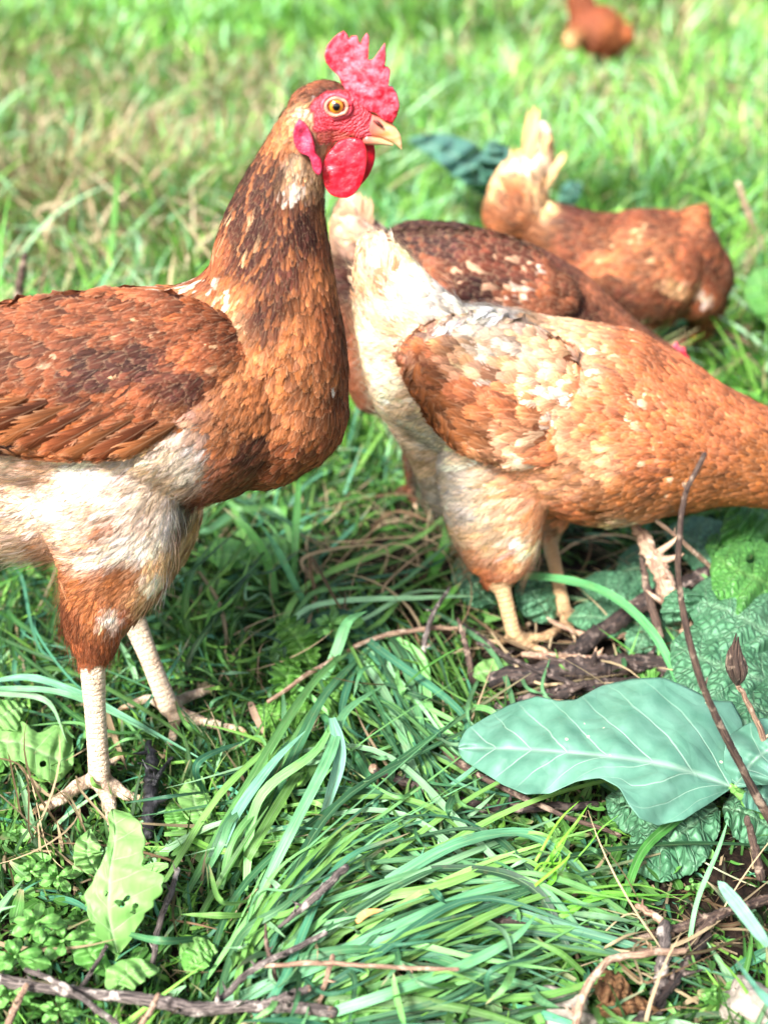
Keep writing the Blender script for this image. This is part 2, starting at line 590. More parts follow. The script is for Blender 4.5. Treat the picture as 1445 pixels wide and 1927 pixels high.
M['longgrass'] = mat_blade('long_grass_blade', 0.35, 0.48, 0.12, 1.8)
M['straw'] = mat_blade('dry_grass_blade', 0.25, 0.6, 0.2, 1.6)
M['twig_grey'] = mat_twig('grey_bark', (0.030, 0.022, 0.020), (0.20, 0.16, 0.14), (0.46, 0.40, 0.35))
M['twig_dark'] = mat_twig('dark_bark', (0.010, 0.007, 0.007), (0.06, 0.038, 0.030), (0.24, 0.18, 0.15))
M['twig_pale'] = mat_twig('pale_wood', (0.17, 0.09, 0.06), (0.50, 0.34, 0.22), (0.62, 0.47, 0.34))
M['stem_brown'] = mat_twig('brown_stem', (0.035, 0.020, 0.016), (0.13, 0.08, 0.055), (0.34, 0.25, 0.18))
M['charcoal'] = mat_twig('charred_wood', (0.003, 0.003, 0.004), (0.012, 0.012, 0.014), (0.04, 0.04, 0.045), rough=0.5)
# ------------------------------------------------------------ ground
def gz(x, y):
    d = np.clip((y - 0.2) / 4, 0, 1)
    return 0.0045 * vnoise(x * 28, y * 28, 1) + 0.0035 * vnoise(x * 75, y * 75, 2) + 0.0015 * vnoise(x * 190, y * 190, 4) - 0.008 + 0.02 * d * vnoise(x * 2, y * 2, 5) - 0.012 * np.clip((y - 1.2) / 2, 0, 1)


def ground():
    def axis(lo, hi, step, far, g=1.12):
        a = list(np.arange(lo, hi, step)); s = step
        b = hi
        while b < far: s *= g; b += s; a.append(b)
        s = step; b = lo; pre = []
        while b > -far: s *= g; b -= s; pre.append(b)
        return np.array(pre[::-1] + a)
    xs = axis(-0.75, 0.75, 0.006, 70)
    ys = axis(0.35, 1.7, 0.006, 90)
    ys = ys[ys > -8]
    X, Y = np.meshgrid(xs, ys)
    Z = gz(X, Y)
    V = np.stack([X, Y, Z], 2).reshape(-1, 3)
    w, h = len(xs), len(ys)
    i = (np.arange(h - 1)[:, None] * w + np.arange(w - 1)[None]).reshape(-1)
    F = np.stack([i, i + 1, i + w + 1, i + w], 1)
    me = mesh_np('ground', V, F)
    N = NT('soil')
    geo = N.n('NewGeometry').outputs['Position']
    n1 = N.noise(160, 6, geo, 0.7); n2 = N.noise(22, 4, geo, 0.6); n3 = N.noise(3.0, 4, geo, .6)
    c = N.mix(N.rng(n1, .35, .7), (0.006, 0.004, 0.003), (0.045, 0.027, 0.018))
    c = N.mix(N.rng(n2, .50, .7, 0, .6), c, (0.018, 0.030, 0.008))
    y = sepxyz(N, geo)[1]
    c = N.mix(N.rng(y, 1.2, 3.5, 0, .85), c, N.mix(N.rng(n3, .4, .6), (0.035, 0.085, 0.015), (0.10, 0.09, 0.035)))
    N.P(Base_Color=c, Roughness=.95, Normal=N.bump(n1, 1.0, .004))
    N.b.inputs['Specular IOR Level'].default_value = .2
    tag(link('ground', me, N.m), kind='structure')


def blades(name, R, az, L, W, a0, a1, C, mat, segs=6, cols=2, curl=0.0, twist=0.0, tipw=0.12, minz=0.002, fold=0.25):
    """R (n,3) roots; az heading; a0,a1 lean from the vertical at root and tip"""
    n = len(R)
    t = np.linspace(0, 1, segs + 1)
    a = a0[:, None] + (a1 - a0)[:, None] * t[None] ** 0.8
    hd = az[:, None] + curl * RNG.standard_normal(n)[:, None] * t[None] * 1.0
    ds = (L / segs)[:, None]
    st = np.stack([np.sin(a) * np.cos(hd), np.sin(a) * np.sin(hd), np.cos(a)], 2) * ds[..., None]
    P = np.cumsum(st, 1) - st[:, :1]
    P = P + R[:, None]
    lo = (minz + gz(P[:, :, 0], P[:, :, 1]).clip(-.03, 1) + 0.008 * RNG.random(n)[:, None])
    P[:, 1:, 2] = np.maximum(P[:, 1:, 2], lo[:, 1:])
    prof = np.interp(t, [0, .2, .55, .8, 1], [.7, 1, .9, .55, tipw])
    tw = twist * RNG.standard_normal(n)
    ang = hd + math.pi / 2
    th = tw[:, None] * (0.4 + t[None])
    side = np.stack([np.cos(ang) * np.cos(th), np.sin(ang) * np.cos(th), np.sin(th)], 2)
    cs = np.array([-1, 1.]) if cols == 2 else np.array([-1, 0, 1.])
    V = P[:, :, None] + side[:, :, None] * (0.5 * W[:, None, None, None] * prof[None, :, None, None] * cs[None, None, :, None])
    if cols == 3:
        V[:, :, 1, 2] -= fold * W[:, None] * prof[None]
    c = cols
    q = np.array([[k * c + j, k * c + j + 1, (k + 1) * c + j + 1, (k + 1) * c + j] for k in range(segs) for j in range(c - 1)])
    F = ((np.arange(n) * (segs + 1) * c)[:, None, None] + q[None]).reshape(-1, 4)
    me = mesh_np(name, V.reshape(-1, 3), F)
    rep = (segs + 1) * c
    Cv = np.repeat(C, rep, 0).reshape(n, segs + 1, c, 3)
    dry_tip = (RNG.random(n) < .16)[:, None] * np.clip((t[None] - .72) / .2, 0, 1)
    Cv = Cv * (1 - dry_tip[..., None, None] * .8) + np.array(STRAW) * dry_tip[..., None, None] * .8
    attr(me, 'bcol', Cv.reshape(-1, 3).clip(.003, .9))
    uv = np.zeros((n, segs + 1, c, 3)); uv[..., 0] = cs; uv[..., 1] = (t[None] * (L[:, None] * 60))[:, :, None]; uv[..., 2] = RNG.random(n)[:, None, None]
    attr(me, 'buv', uv.reshape(-1, 3), 'FLOAT_VECTOR')
    o = link(name, me, mat)
    tag(o, kind='stuff')
    return o


def palette(n, cols, w, jit=.18):
    cols = np.array(cols); w = np.array(w, float); w /= w.sum()
    C = cols[RNG.choice(len(cols), n, p=w)]
    C = C * np.exp(jit * RNG.standard_normal(n))[:, None]
    return C


G_DK = (0.018, 0.068, 0.014); G_MD = (0.048, 0.155, 0.024); G_YL = (0.135, 0.310, 0.045); G_BL = (0.055, 0.200, 0.110); G_PL = (0.19, 0.38, 0.18); STRAW = (0.36, 0.27, 0.16); BROWN = (0.14, 0.08, 0.045)
SOIL = [(1180, 1330, 90, .03), (1000, 1250, 110, .03), (1150, 1230, 120, .02), (1090, 1080, 110, .05), (760, 1060, 130, .10), (830, 1180, 90, .25), (1100, 1180, 170, .02), (1050, 1300, 120, .15), (1330, 1150, 150, .15), (1330, 1780, 120, .15), (1400, 1650, 110, .15), (1130, 1860, 70, .3), (120, 1560, 60, .3), (800, 960, 90, .2), (950, 930, 60, .3), (1250, 1250, 80, .05), (690, 1110, 60, .3)]
FEET = [(170, 1490, 90), (330, 1350, 90), (175, 1400, 50), (990, 1190, 70), (1065, 1150, 45), (285, 1490, 40)]


def wedge(n, y0, y1, spread=0.62, power=1.0):
    """points on the ground, even in area, in a wedge wider than the view"""
    u = RNG.random(n)
    y = (y0 ** (2 - power) + u * (y1 ** (2 - power) - y0 ** (2 - power))) ** (1 / (2 - power)) if power != 2 else y0 * (y1 / y0) ** u
    x = RNG.uniform(-1, 1, n) * (spread * y + 0.12)
    return x, y


def soil_keep(px, strength=1.0):
    p = np.ones(len(px))
    for x, y, r, k in SOIL:
        d = np.hypot(px[:, 0] - x, (px[:, 1] - y) * 1.2) / r
        p = np.minimum(p, k + (1 - k) * np.clip(d - .6, 0, 1))
    return p


LOW = [(860 + 52 * i, 1500 + 10 * math.sin(i), 70) for i in range(12)] + [(900 + 60 * i, 1590, 50) for i in range(9)] + [(40 * i, 1880 + (i % 3) * 8, 46) for i in range(17)] + [(960 + 40 * i, 1290, 60) for i in range(9)] + \
      [(1050 + 40 * i, 1230 - 18 * i, 50) for i in range(9)] + [(220, 1760, 90), (230, 1830, 80), (60, 1790, 100), (140, 1820, 70), (90, 1460, 90), (620, 1230, 60), (700 + 0, 1470, 50), (770, 1490, 45), (850, 1520, 45), (560, 1250, 70), (600, 1350, 60), (500, 1360, 60), (430, 1090, 60)] + \
      [(1200 + 60 * i, 1390, 80) for i in range(5)] + [(1200 + 60 * i, 1300, 80) for i in range(5)] + [(1200 + 50 * i, 1640, 80) for i in range(6)] + [(500 + 40 * i, 1330 - 16 * i, 30) for i in range(9)] + [(300, 1720, 50), (320, 1660, 40), (290, 1810, 40)] + [(1130 + 50 * i, 1760, 60) for i in range(7)]


def low_factor(px):
    f = np.ones(len(px))
    for x, y, r in LOW:
        d = np.hypot(px[:, 0] - x, px[:, 1] - y) / r
        f = np.minimum(f, .38 + .62 * np.clip(d - .5, 0, 1))
    return f


def near_grass():
    # matted short grass
    n = 62000
    x, y = wedge(n, .38, 1.30, power=.6)
    R = np.stack([x, y, gz(x, y)], 1)
    px = to_px(R)
    k = RNG.random(n) < soil_keep(px)
    R, px = R[k], px[k]; n = len(R)
    cl = vnoise(R[:, 0] * 9, R[:, 1] * 9, 11)
    az = math.pi * vnoise(R[:, 0] * 4, R[:, 1] * 4, 12) * 1.2 + RNG.normal(0, .9, n)
    L = RNG.uniform(.014, .046, n) * (1 + .3 * cl) * low_factor(px)
    for fx, fy, fr in FEET:
        d = np.hypot(px[:, 0] - fx, px[:, 1] - fy - 12) / fr
        L *= np.clip(d * .8, .18, 1)
    W = RNG.uniform(.0012, .0032, n)
    a0 = np.abs(RNG.normal(.9, .4, n)); a1 = a0 + RNG.uniform(.3, 1.1, n)
    C = palette(n, [G_DK, G_MD, G_YL, G_BL, STRAW], [.34, .36, .20, .06, .04], .32) * .8  # low layer coloured darker, painting in the shade of gaps between blades
    blades('grass', R, az, L, W, a0, a1, C, M['grass'], 6, 2, .5, .6)
    # broader blades among it
    n = 3600
    x, y = wedge(n, .40, 1.35, power=.6)
    R = np.stack([x, y, gz(x, y)], 1); px = to_px(R)
    k = RNG.random(n) < soil_keep(px) * .9
    for fx, fy, fr in FEET: k &= np.hypot(px[:, 0] - fx, px[:, 1] - fy) > fr * .95
    R, px = R[k], px[k]; n = len(R)
    az = math.pi * vnoise(R[:, 0] * 3, R[:, 1] * 3, 15) + RNG.normal(0, .9, n)
    L = RNG.uniform(.035, .10, n) * low_factor(px); W = RNG.uniform(.0028, .0056, n)
    a0 = np.abs(RNG.normal(.95, .3, n)); a1 = a0 + RNG.uniform(.4, 1.0, n)
    C = palette(n, [G_DK, G_MD, G_YL, G_BL, G_PL], [.16, .25, .18, .26, .15], .22)
    blades('grass', R, az, L, W, a0, a1, C, M['longgrass'], 9, 3, .5, .5)
    # tiny weed leaflets
    n = 7000
    x, y = wedge(n, .38, 1.5, power=.6)
    R = np.stack([x, y, gz(x, y) + RNG.uniform(.004, .018, n)], 1); px = to_px(R)
    k = (vnoise(R[:, 0] * 11, R[:, 1] * 11, 41) > .10) & (RNG.random(n) < soil_keep(px))
    for fx, fy, fr in FEET: k &= np.hypot(px[:, 0] - fx, px[:, 1] - fy) > fr * .8
    R = R[k]; n = len(R)
    a0 = RNG.uniform(.9, 1.5, n)
    blades('small_weeds', R, RNG.uniform(0, 6.28, n), RNG.uniform(.009, .020, n), RNG.uniform(.005, .010, n), a0, a0 + RNG.uniform(0, .5, n), palette(n, [(.10, .28, .05), (.16, .38, .09), (.06, .18, .03)], [.4, .3, .3], .2), M['longgrass'], 5, 3, .4, .5, tipw=.3, fold=.12)
    # dry bits
    n = 2600
    x, y = wedge(n, .38, 1.4, power=.6)
    R = np.stack([x, y, gz(x, y) + .003], 1); px = to_px(R)
    bare = 1 - soil_keep(px)
    k = RNG.random(n) < .22 + .78 * bare
    R = R[k]; n = len(R)
    a0 = RNG.uniform(.6, 1.5, n)
    blades('dry_grass', R, RNG.uniform(0, 6.28, n), RNG.uniform(.03, .12, n), RNG.uniform(.0008, .0028, n), a0, a0 + RNG.uniform(.1, .9, n), palette(n, [STRAW, BROWN, (.45, .33, .2)], [.4, .35, .25], .3), M['straw'], 8, 2, 1.2, .8)
    # soil litter
    n = 9000
    x, y = wedge(n, .38, 1.3, power=.6)
    R = np.stack([x, y, gz(x, y) + .002], 1); px = to_px(R)
    k = RNG.random(n) < .12 + .88 * (1 - soil_keep(px))
    R = R[k]; n = len(R)
    a0 = RNG.uniform(1.1, 1.6, n)
    blades('litter', R, RNG.uniform(0, 6.28, n), RNG.uniform(.006, .035, n), RNG.uniform(.0008, .0030, n), a0, a0 + .3, palette(n, [STRAW, BROWN, (.04, .025, .018), (.015, .010, .008)], [.08, .27, .35, .3], .3), M['straw'], 3, 2, .6, .8)


def mid_grass():
    n = 52000
    x, y = wedge(n, 1.20, 2.7, power=.8)
    R = np.stack([x, y, gz(x, y)], 1); px = to_px(R)
    k = np.ones(n, bool)
    R, px = R[k], px[k]; n = len(R)
    az = math.pi * vnoise(R[:, 0] * 2.2, R[:, 1] * 2.2, 21) + RNG.normal(0, 1.0, n)
    cl = vnoise(R[:, 0] * 3.5, R[:, 1] * 3.5, 22)
    L = RNG.uniform(.05, .13, n) * (1 + .35 * cl)
    hid = (px[:, 0] > 1150) & (px[:, 0] < 1400) & (px[:, 1] > 600)
    L[hid] *= .6
    tall = (px[:, 0] > 900) & (px[:, 1] < 560)
    L[tall] *= 1.25
    W = RNG.uniform(.003, .0075, n)
    a0 = np.abs(RNG.normal(.35, .28, n)); a1 = a0 + RNG.uniform(.3, 1.2, n)
    lf = np.exp(-((px[:, 0] - 120) / 330) ** 2 - ((px[:, 1] - 370) / 190) ** 2)
    L *= 1 + .5 * lf
    ps = np.clip(.05 + .72 * lf + .25 * vnoise(R[:, 0] * 5, R[:, 1] * 5, 23), 0, .8)
    C = palette(n, [G_DK, G_MD, G_YL, G_BL, G_PL], [.14, .24, .36, .06, .20], .30) * np.exp(.35 * vnoise(R[:, 0] * 9, R[:, 1] * 7, 35) + .34)[:, None]
    S = palette(n, [STRAW, BROWN, (.42, .36, .18)], [.45, .25, .3], .25)
    m = RNG.random(n) < ps
    C[m] = S[m]
    blades('grass', R, az, L, W, a0, a1, C, M['grass'], 6, 2, .6, .6)


def tall_stems():
    n = 8200
    x, y = wedge(n, 1.25, 4.2, power=1.0)
    R = np.stack([x, y, gz(x, y)], 1); px = to_px(R)
    k = ~((px[:, 0] > 780) & (px[:, 1] > 330) & (px[:, 0] < 1420)) & ~((px[:, 0] > 1000) & (px[:, 0] < 1250) & (px[:, 1] < 300))
    R, px = R[k], px[k]; n = len(R)
    L = RNG.uniform(.12, .26, n); W = RNG.uniform(.004, .010, n)
    a0 = np.abs(RNG.normal(.4, .3, n)); a1 = a0 + RNG.uniform(.6, 1.7, n)
    left = px[:, 0] < 560
    C = palette(n, [G_YL, G_PL, (.30, .50, .28), (.10, .30, .05)], [.3, .3, .2, .2], .2)
    S = palette(n, [STRAW, (.50, .40, .26), (.10, .06, .035)], [.4, .35, .25], .2)
    m = RNG.random(n) < np.where(left & (px[:, 1] > 100), .6, .12)
    C[m] = S[m]
    blades('tall_grass', R, RNG.uniform(0, 6.28, n), L, W, a0, a1, C, M['grass'], 9, 2, .8, .6)


def far_grass():
    n = 64000
    x, y = wedge(n, 2.5, 13, spread=.6, power=1.3)
    R = np.stack([x, y, gz(x, y)], 1); px = to_px(R)
    az = math.pi * vnoise(R[:, 0] * 1.2, R[:, 1] * 1.2, 31) + RNG.normal(0, 1.1, n)
    cl = vnoise(R[:, 0] * 1.6, R[:, 1] * 1.6, 32)
    s = np.clip(y / 3, 1, 2.6)
    L = RNG.uniform(.07, .15, n) * (1 + .4 * cl) * s ** .5
    W = RNG.uniform(.005, .010, n) * s
    L[(px[:, 0] > 1010) & (px[:, 0] < 1240) & (px[:, 1] > 20) & (px[:, 1] < 260)] *= .35
    a0 = np.abs(RNG.normal(.35, .28, n)); a1 = a0 + RNG.uniform(.3, 1.0, n)
    C = palette(n, [G_DK, G_MD, G_YL, G_PL], [.10, .26, .44, .20], .30) * np.exp(.45 * vnoise(R[:, 0] * 6, R[:, 1] * 4, 35) + .36)[:, None]
    ps = np.clip(.07 + .40 * vnoise(R[:, 0] * 1.3, R[:, 1] * 1.3, 33) + .30 * (x < -.3) * (y < 5) + .5 * np.exp(-((px[:, 0] - 1250) / 90) ** 2 - ((px[:, 1] - 90) / 40) ** 2), 0, .75)
    m = RNG.random(n) < ps
    S = palette(n, [STRAW, BROWN, (.40, .33, .18)], [.45, .25, .3], .25)
    C[m] = S[m]
    blades('grass', R, az, L, W, a0, a1, C, M['grass'], 5, 2, .5, .6)


def ribbons(name, items, mat=None, segs=22, fold=.28):
    """long blades along guide paths: items of (pts[(x,y,h)], width_px, colour)"""
    Vs, Cs, Us, n = [], [], [], 0
    cs = np.array([-1, 0, 1.])
    for pts, w, colr in items:
        P3 = np.array([list(gp(x, y, h)) for x, y, h in pts])
        m = np.array([w / pxm(p) for p in P3])
        Q = catmull(np.column_stack([P3, m]), segs + 1)
        P = Q[:, :3]
        t = np.linspace(0, 1, segs + 1)
        T = np.gradient(P, axis=0); T /= np.linalg.norm(T, axis=1)[:, None] + 1e-9
        up = np.array([0, -.35, 1.0])
        side = np.cross(T, up); side /= np.linalg.norm(side, axis=1)[:, None] + 1e-9
        th = np.cumsum(RNG.normal(0, .07, segs + 1)) + RNG.normal(0, .25)
        nr = np.cross(side, T)
        side = side * np.cos(th)[:, None] + nr * np.sin(th)[:, None]
        nr = np.cross(side, T)
        prof = np.interp(t, [0, .12, .5, .8, .95, 1], [.55, .9, 1, .62, .22, .05])
        hw = .5 * Q[:, 3] * prof
        V = P[:, None] + side[:, None] * (hw[:, None, None] * cs[None, :, None])
        V[:, 1] -= nr * (fold * hw)[:, None]
        Vs.append(V.reshape(-1, 3))
        L = np.linalg.norm(np.diff(P, axis=0), axis=1).sum()
        u = np.zeros((segs + 1, 3, 3)); u[..., 0] = cs; u[..., 1] = (t * L * 40)[:, None]; u[..., 2] = RNG.random()
        Us.append(u.reshape(-1, 3)); dt = np.clip((t - .8) / .15, 0, 1)[:, None, None] * (.8 if RNG.random() < .18 else 0)
        cc = np.tile(np.array(colr, float), (segs + 1, 3, 1)) * (1 + .10 * RNG.standard_normal((segs + 1, 1, 1)))
        Cs.append((cc * (1 - dt) + np.array(STRAW) * dt).reshape(-1, 3))
        n += 1
    q = np.array([[k * 3 + j, k * 3 + j + 1, (k + 1) * 3 + j + 1, (k + 1) * 3 + j] for k in range(segs) for j in range(2)])
    F = ((np.arange(n) * (segs + 1) * 3)[:, None, None] + q[None]).reshape(-1, 4)
    me = mesh_np(name, np.vstack(Vs), F)
    attr(me, 'bcol', np.vstack(Cs).clip(.003, .9)); attr(me, 'buv', np.vstack(Us), 'FLOAT_VECTOR')
    o = link(name, me, mat or M['longgrass'])
    tag(o, kind='stuff')
    return o


BGC = [(0.10, 0.26, 0.11), (0.12, 0.30, 0.09), (0.16, 0.35, 0.08), (0.045, 0.15, 0.06), (0.19, 0.37, 0.19), (0.09, 0.22, 0.045), (0.025, 0.08, 0.035), (0.035, 0.13, 0.07)]


def family(guide, n, spread, w, hj=.004, stretch=.28, cols=None, endspread=1.0):
    out = []
    g = np.array(guide, float)
    k = len(g)
    for _ in range(n):
        o = RNG.normal(0, 1, 2) * spread * np.array([1, .7]); e = RNG.normal(0, 1, 2) * spread * endspread
        t = np.linspace(0, 1, k)[:, None]
        q = g.copy()
        q[:, :2] += o * (1 - t) + (o * .3 + e) * t
        s = 1 + RNG.normal(0, stretch)
        q[:, :2] = q[0, :2] + (q[:, :2] - q[0, :2]) * s
        q[:, 2] = (q[:, 2] + np.abs(RNG.normal(0, hj))).clip(.002, 1)
        mid = slice(1, k - 1)
        q[mid, :2] += RNG.normal(0, 1, (k - 2, 2)) * spread * .55
        c = np.array((cols or BGC)[RNG.integers(len(cols or BGC))]) * np.exp(.28 * RNG.standard_normal())
        out.append(([tuple(r) for r in q], w * RNG.choice([.3, .45, .65, .8, 1.1]) * RNG.uniform(.9, 1.1), c))
    return out


def long_grass():
    it = []
    it += family([(440, 1860, .004), (500, 1740, .018), (620, 1630, .028), (760, 1540, .02)], 24, 42, 16)
    it += family([(500, 1850, .004), (600, 1740, .02), (760, 1650, .028), (980, 1580, .015)], 20, 39, 17)
    it += family([(520, 1890, .004), (680, 1790, .02), (860, 1720, .026), (1060, 1690, .012)], 19, 36, 18)
    it += family([(560, 1870, .003), (740, 1800, .014), (920, 1800, .016), (1120, 1850, .008)], 16, 33, 19)
    it += family([(1060, 1760, .004), (960, 1640, .022), (820, 1570, .026), (560, 1610, .02)], 9, 26, 18)
    it += family([(640, 1560, .004), (720, 1600, .012), (860, 1640, .018), (1130, 1720, .010)], 14, 34, 16)
    it += family([(600, 1927, .003), (760, 1900, .010), (900, 1870, .012), (1080, 1800, .010)], 18, 28, 17)
    it += family([(420, 1660, .004), (500, 1500, .03), (580, 1380, .03), (660, 1290, .01)], 12, 36, 18)
    it += family([(660, 1130, .004), (760, 1240, .018), (850, 1370, .018), (900, 1480, .008)], 20, 61, 15)
    it += family([(600, 1270, .004), (680, 1350, .014), (760, 1460, .016), (900, 1570, .006)], 20, 70, 14)
    it += family([(380, 1560, .003), (520, 1580, .01), (700, 1600, .012), (860, 1590, .006)], 20, 30, 13, cols=[(.12, .32, .05), (.16, .38, .06), (.09, .27, .05)])
    it += family([(940, 1500, .003), (860, 1440, .012), (780, 1380, .02), (700, 1290, .012)], 16, 50, 15)
    it += family([(560, 1080, .004), (520, 1020, .02), (480, 980, .03), (420, 960, .02)], 12, 50, 14)
    it += family([(500, 1220, .003), (620, 1150, .018), (740, 1090, .02), (850, 1060, .008)], 12, 50, 14)
    it += family([(420, 1240, .003), (360, 1160, .02), (400, 1060, .05), (500, 960, .03)], 12, 40, 13, cols=[G_MD, G_DK, G_YL])
    it += family([(1180, 1700, .003), (1080, 1650, .02), (1000, 1620, .03), (900, 1640, .015)], 8, 30, 15)
    it += family([(960, 1720, .003), (1060, 1690, .02), (1200, 1680, .02), (1330, 1700, .008)], 7, 20, 14, cols=[(.16, .42, .04), (.12, .36, .04)])
    it += family([(980, 1690, .003), (1060, 1600, .03), (1090, 1560, .05), (1110, 1520, .055)], 8, 24, 10, cols=[(.16, .45, .03), (.12, .38, .03)])
    it += family([(20, 1300, .003), (120, 1280, .02), (240, 1340, .02), (330, 1420, .006)], 6, 34, 12)
    it += family([(60, 1130, .003), (30, 1180, .02), (80, 1240, .02), (200, 1240, .01)], 14, 60, 9, cols=[G_DK, G_MD, G_BL])
    one = lambda pts, w, c: it.append((pts, w, np.array(c)))
    one([(868, 1118, .004), (930, 1095, .030), (1020, 1085, .045), (1130, 1110, .055), (1215, 1175, .05), (1270, 1270, .035), (1325, 1430, .02)], 26, (.10, .34, .12))
    one([(830, 1150, .004), (900, 1110, .015), (1010, 1100, .02)], 14, (.12, .36, .06))
    one([(790, 1170, .003), (835, 1130, .012), (868, 1095, .025)], 24, (.14, .42, .05))
    one([(805, 1100, .003), (835, 1030, .02), (846, 970, .045), (832, 935, .06)], 20, (.10, .36, .05))
    one([(848, 990, .01), (826, 900, .06), (812, 830, .10), (800, 762, .135)], 14, (.03, .10, .03))
    one([(551, 1110, .003), (556, 1010, .04), (561, 930, .075), (560, 888, .095)], 15, (.10, .32, .08))
    one([(520, 1130, .003), (505, 1060, .03), (470, 1000, .055), (420, 955, .07)], 17, (.12, .38, .08))
    one([(590, 1170, .003), (550, 1090, .03), (520, 1030, .05), (490, 985, .055)], 15, (.10, .33, .13))
    one([(-15, 1150, .02), (15, 1110, .045), (45, 1070, .07), (70, 1035, .09)], 16, (.05, .18, .03))
    one([(-20, 1282, .03), (60, 1275, .04), (150, 1305, .04), (230, 1345, .03), (400, 1440, .012)], 16, (.13, .33, .19))
    one([(-20, 1295, .03), (100, 1300, .045), (200, 1335, .03), (300, 1390, .02)], 12, (.12, .30, .15))
    one([(625, 1350, .05), (640, 1420, .045), (620, 1500, .03), (590, 1590, .01)], 24, (.16, .36, .24))
    one([(480, 1700, .01), (560, 1540, .04), (620, 1420, .05), (650, 1340, .04), (720, 1290, .02)], 22, (.14, .38, .17))
    one([(400, 1640, .006), (440, 1540, .03), (510, 1440, .045), (575, 1375, .05)], 24, (.14, .34, .22))
    one([(540, 1250, .01), (590, 1200, .02), (640, 1165, .03), (700, 1150, .02)], 16, (.08, .28, .16))
    one([(610, 1280, .01), (635, 1220, .03), (655, 1170, .045), (690, 1150, .045)], 22, (.15, .42, .16))
    one([(610, 1740, .006), (760, 1640, .03), (880, 1580, .04), (1000, 1570, .035), (1100, 1650, .02), (1190, 1760, .006)], 26, (.09, .26, .13))
    one([(400, 1900, .004), (560, 1830, .02), (720, 1760, .03), (900, 1680, .03), (1080, 1640, .015)], 28, (.13, .36, .17))
    one([(560, 1927, .01), (700, 1880, .03), (840, 1830, .03), (960, 1770, .03), (1010, 1720, .03)], 22, (.14, .38, .17))
    one([(1445, 1780, .06), (1400, 1720, .06), (1365, 1675, .06), (1350, 1658, .06)], 26, (.20, .42, .28))
    one([(1460, 1900, .05), (1415, 1850, .05), (1380, 1800, .05)], 22, (.15, .40, .26))
    one([(1165, 1720, .004), (1210, 1600, .03), (1300, 1520, .03), (1380, 1440, .01)], 20, (.06, .22, .04))
    one([(1290, 1820, .004), (1310, 1700, .03), (1350, 1600, .05), (1370, 1540, .06)], 9, (.14, .36, .16))
    one([(760, 1927, .03), (745, 1870, .035), (740, 1830, .04)], 13, (.15, .42, .10))
    one([(1320, 1080, .05), (1380, 1130, .05), (1445, 1180, .05)], 12, (.18, .45, .14))
    for i in range(7):
        x0 = 1180 + i * 22 + RNG.normal(0, 8)
        one([(x0, 1290, .004), (x0 + 10, 1240, .02), (x0 - 20 + RNG.normal(0, 30), 1180, .04)], 5, (.10, .3, .05))
    for k in range(90):                       # tangled single blades
        x0, y0 = RNG.uniform(380, 1200), RNG.uniform(1250, 1920)
        a = RNG.uniform(0, 2 * math.pi); l = RNG.uniform(60, 190)
        b = a + RNG.normal(0, .5)
        one([(x0, y0, .006), (x0 + math.cos(a) * l * .5, y0 + math.sin(a) * l * .4, .02 + .02 * RNG.random()), (x0 + math.cos(b) * l, y0 + math.sin(b) * l * .7, .008 + .02 * RNG.random())], RNG.uniform(6, 17), np.array(BGC[RNG.integers(len(BGC))]) * RNG.uniform(.8, 1.3))
    for k in range(60):
        x0, y0 = RNG.uniform(0, 700), RNG.uniform(960, 1500)
        a = RNG.uniform(0, 2 * math.pi); l = RNG.uniform(60, 170)
        b = a + RNG.normal(0, .6)
        one([(x0, y0, .004), (x0 + math.cos(a) * l * .5, y0 + math.sin(a) * l * .4, .015 + .02 * RNG.random()), (x0 + math.cos(b) * l, y0 + math.sin(b) * l * .7, .006 + .015 * RNG.random())], RNG.uniform(5, 12), np.array([G_DK, G_MD, G_YL, G_BL, BGC[1]][RNG.integers(5)]) * RNG.uniform(.8, 1.3))
    ribbons('long_grass', it)
    dry = []
    dry += family([(640, 1050, .01), (700, 1010, .02), (780, 1040, .015), (850, 1110, .01)], 12, 60, 5, cols=[STRAW, (.42, .30, .18), BROWN])
    dry += family([(580, 1100, .01), (600, 1040, .03), (660, 1010, .03), (700, 1060, .02)], 10, 50, 6, cols=[STRAW, BROWN])
    dry += family([(0, 1400, .01), (60, 1480, .015), (120, 1560, .01), (200, 1600, .006)], 8, 50, 6, cols=[STRAW, BROWN])
    dry += family([(1150, 1790, .01), (1220, 1800, .02), (1300, 1780, .02), (1420, 1700, .01)], 9, 40, 7, cols=[STRAW, BROWN])
    dry += family([(900, 1330, .01), (980, 1300, .01), (1080, 1290, .01), (1200, 1300, .01)], 4, 26, 6, cols=[BROWN, (.08, .05, .03), STRAW])
    dry += family([(880, 1180, .01), (960, 1220, .012), (1040, 1240, .012), (1160, 1260, .01)], 4, 30, 5, cols=[BROWN, STRAW])
    dry.append(([(590, 1130, .02), (575, 1180, .02), (520, 1200, .025), (490, 1220, .02), (485, 1290, .01)], 9, np.array(STRAW)))
    dry.append(([(375, 1075, .05), (410, 1130, .03), (425, 1190, .02), (422, 1250, .01)], 8, np.array(STRAW) * .8))
    dry.append(([(470, 1320, .005), (482, 1350, .01), (500, 1390, .008)], 14, np.array((.40, .26, .18))))
    dry.append(([(190, 1300, .006), (210, 1370, .01), (240, 1450, .008)], 12, np.array((.36, .25, .15))))
    dry.append(([(425, 1640, .02), (470, 1560, .03), (500, 1490, .035), (540, 1420, .04)], 5, np.array((.40, .30, .16))))
    dry.append(([(670, 1735, .03), (690, 1718, .035), (722, 1712, .035)], 14, np.array((.75, .35, .12))))
    ribbons('dry_grass', dry, M['straw'])


ground()
near_grass(); mid_grass(); tall_stems(); far_grass(); long_grass()
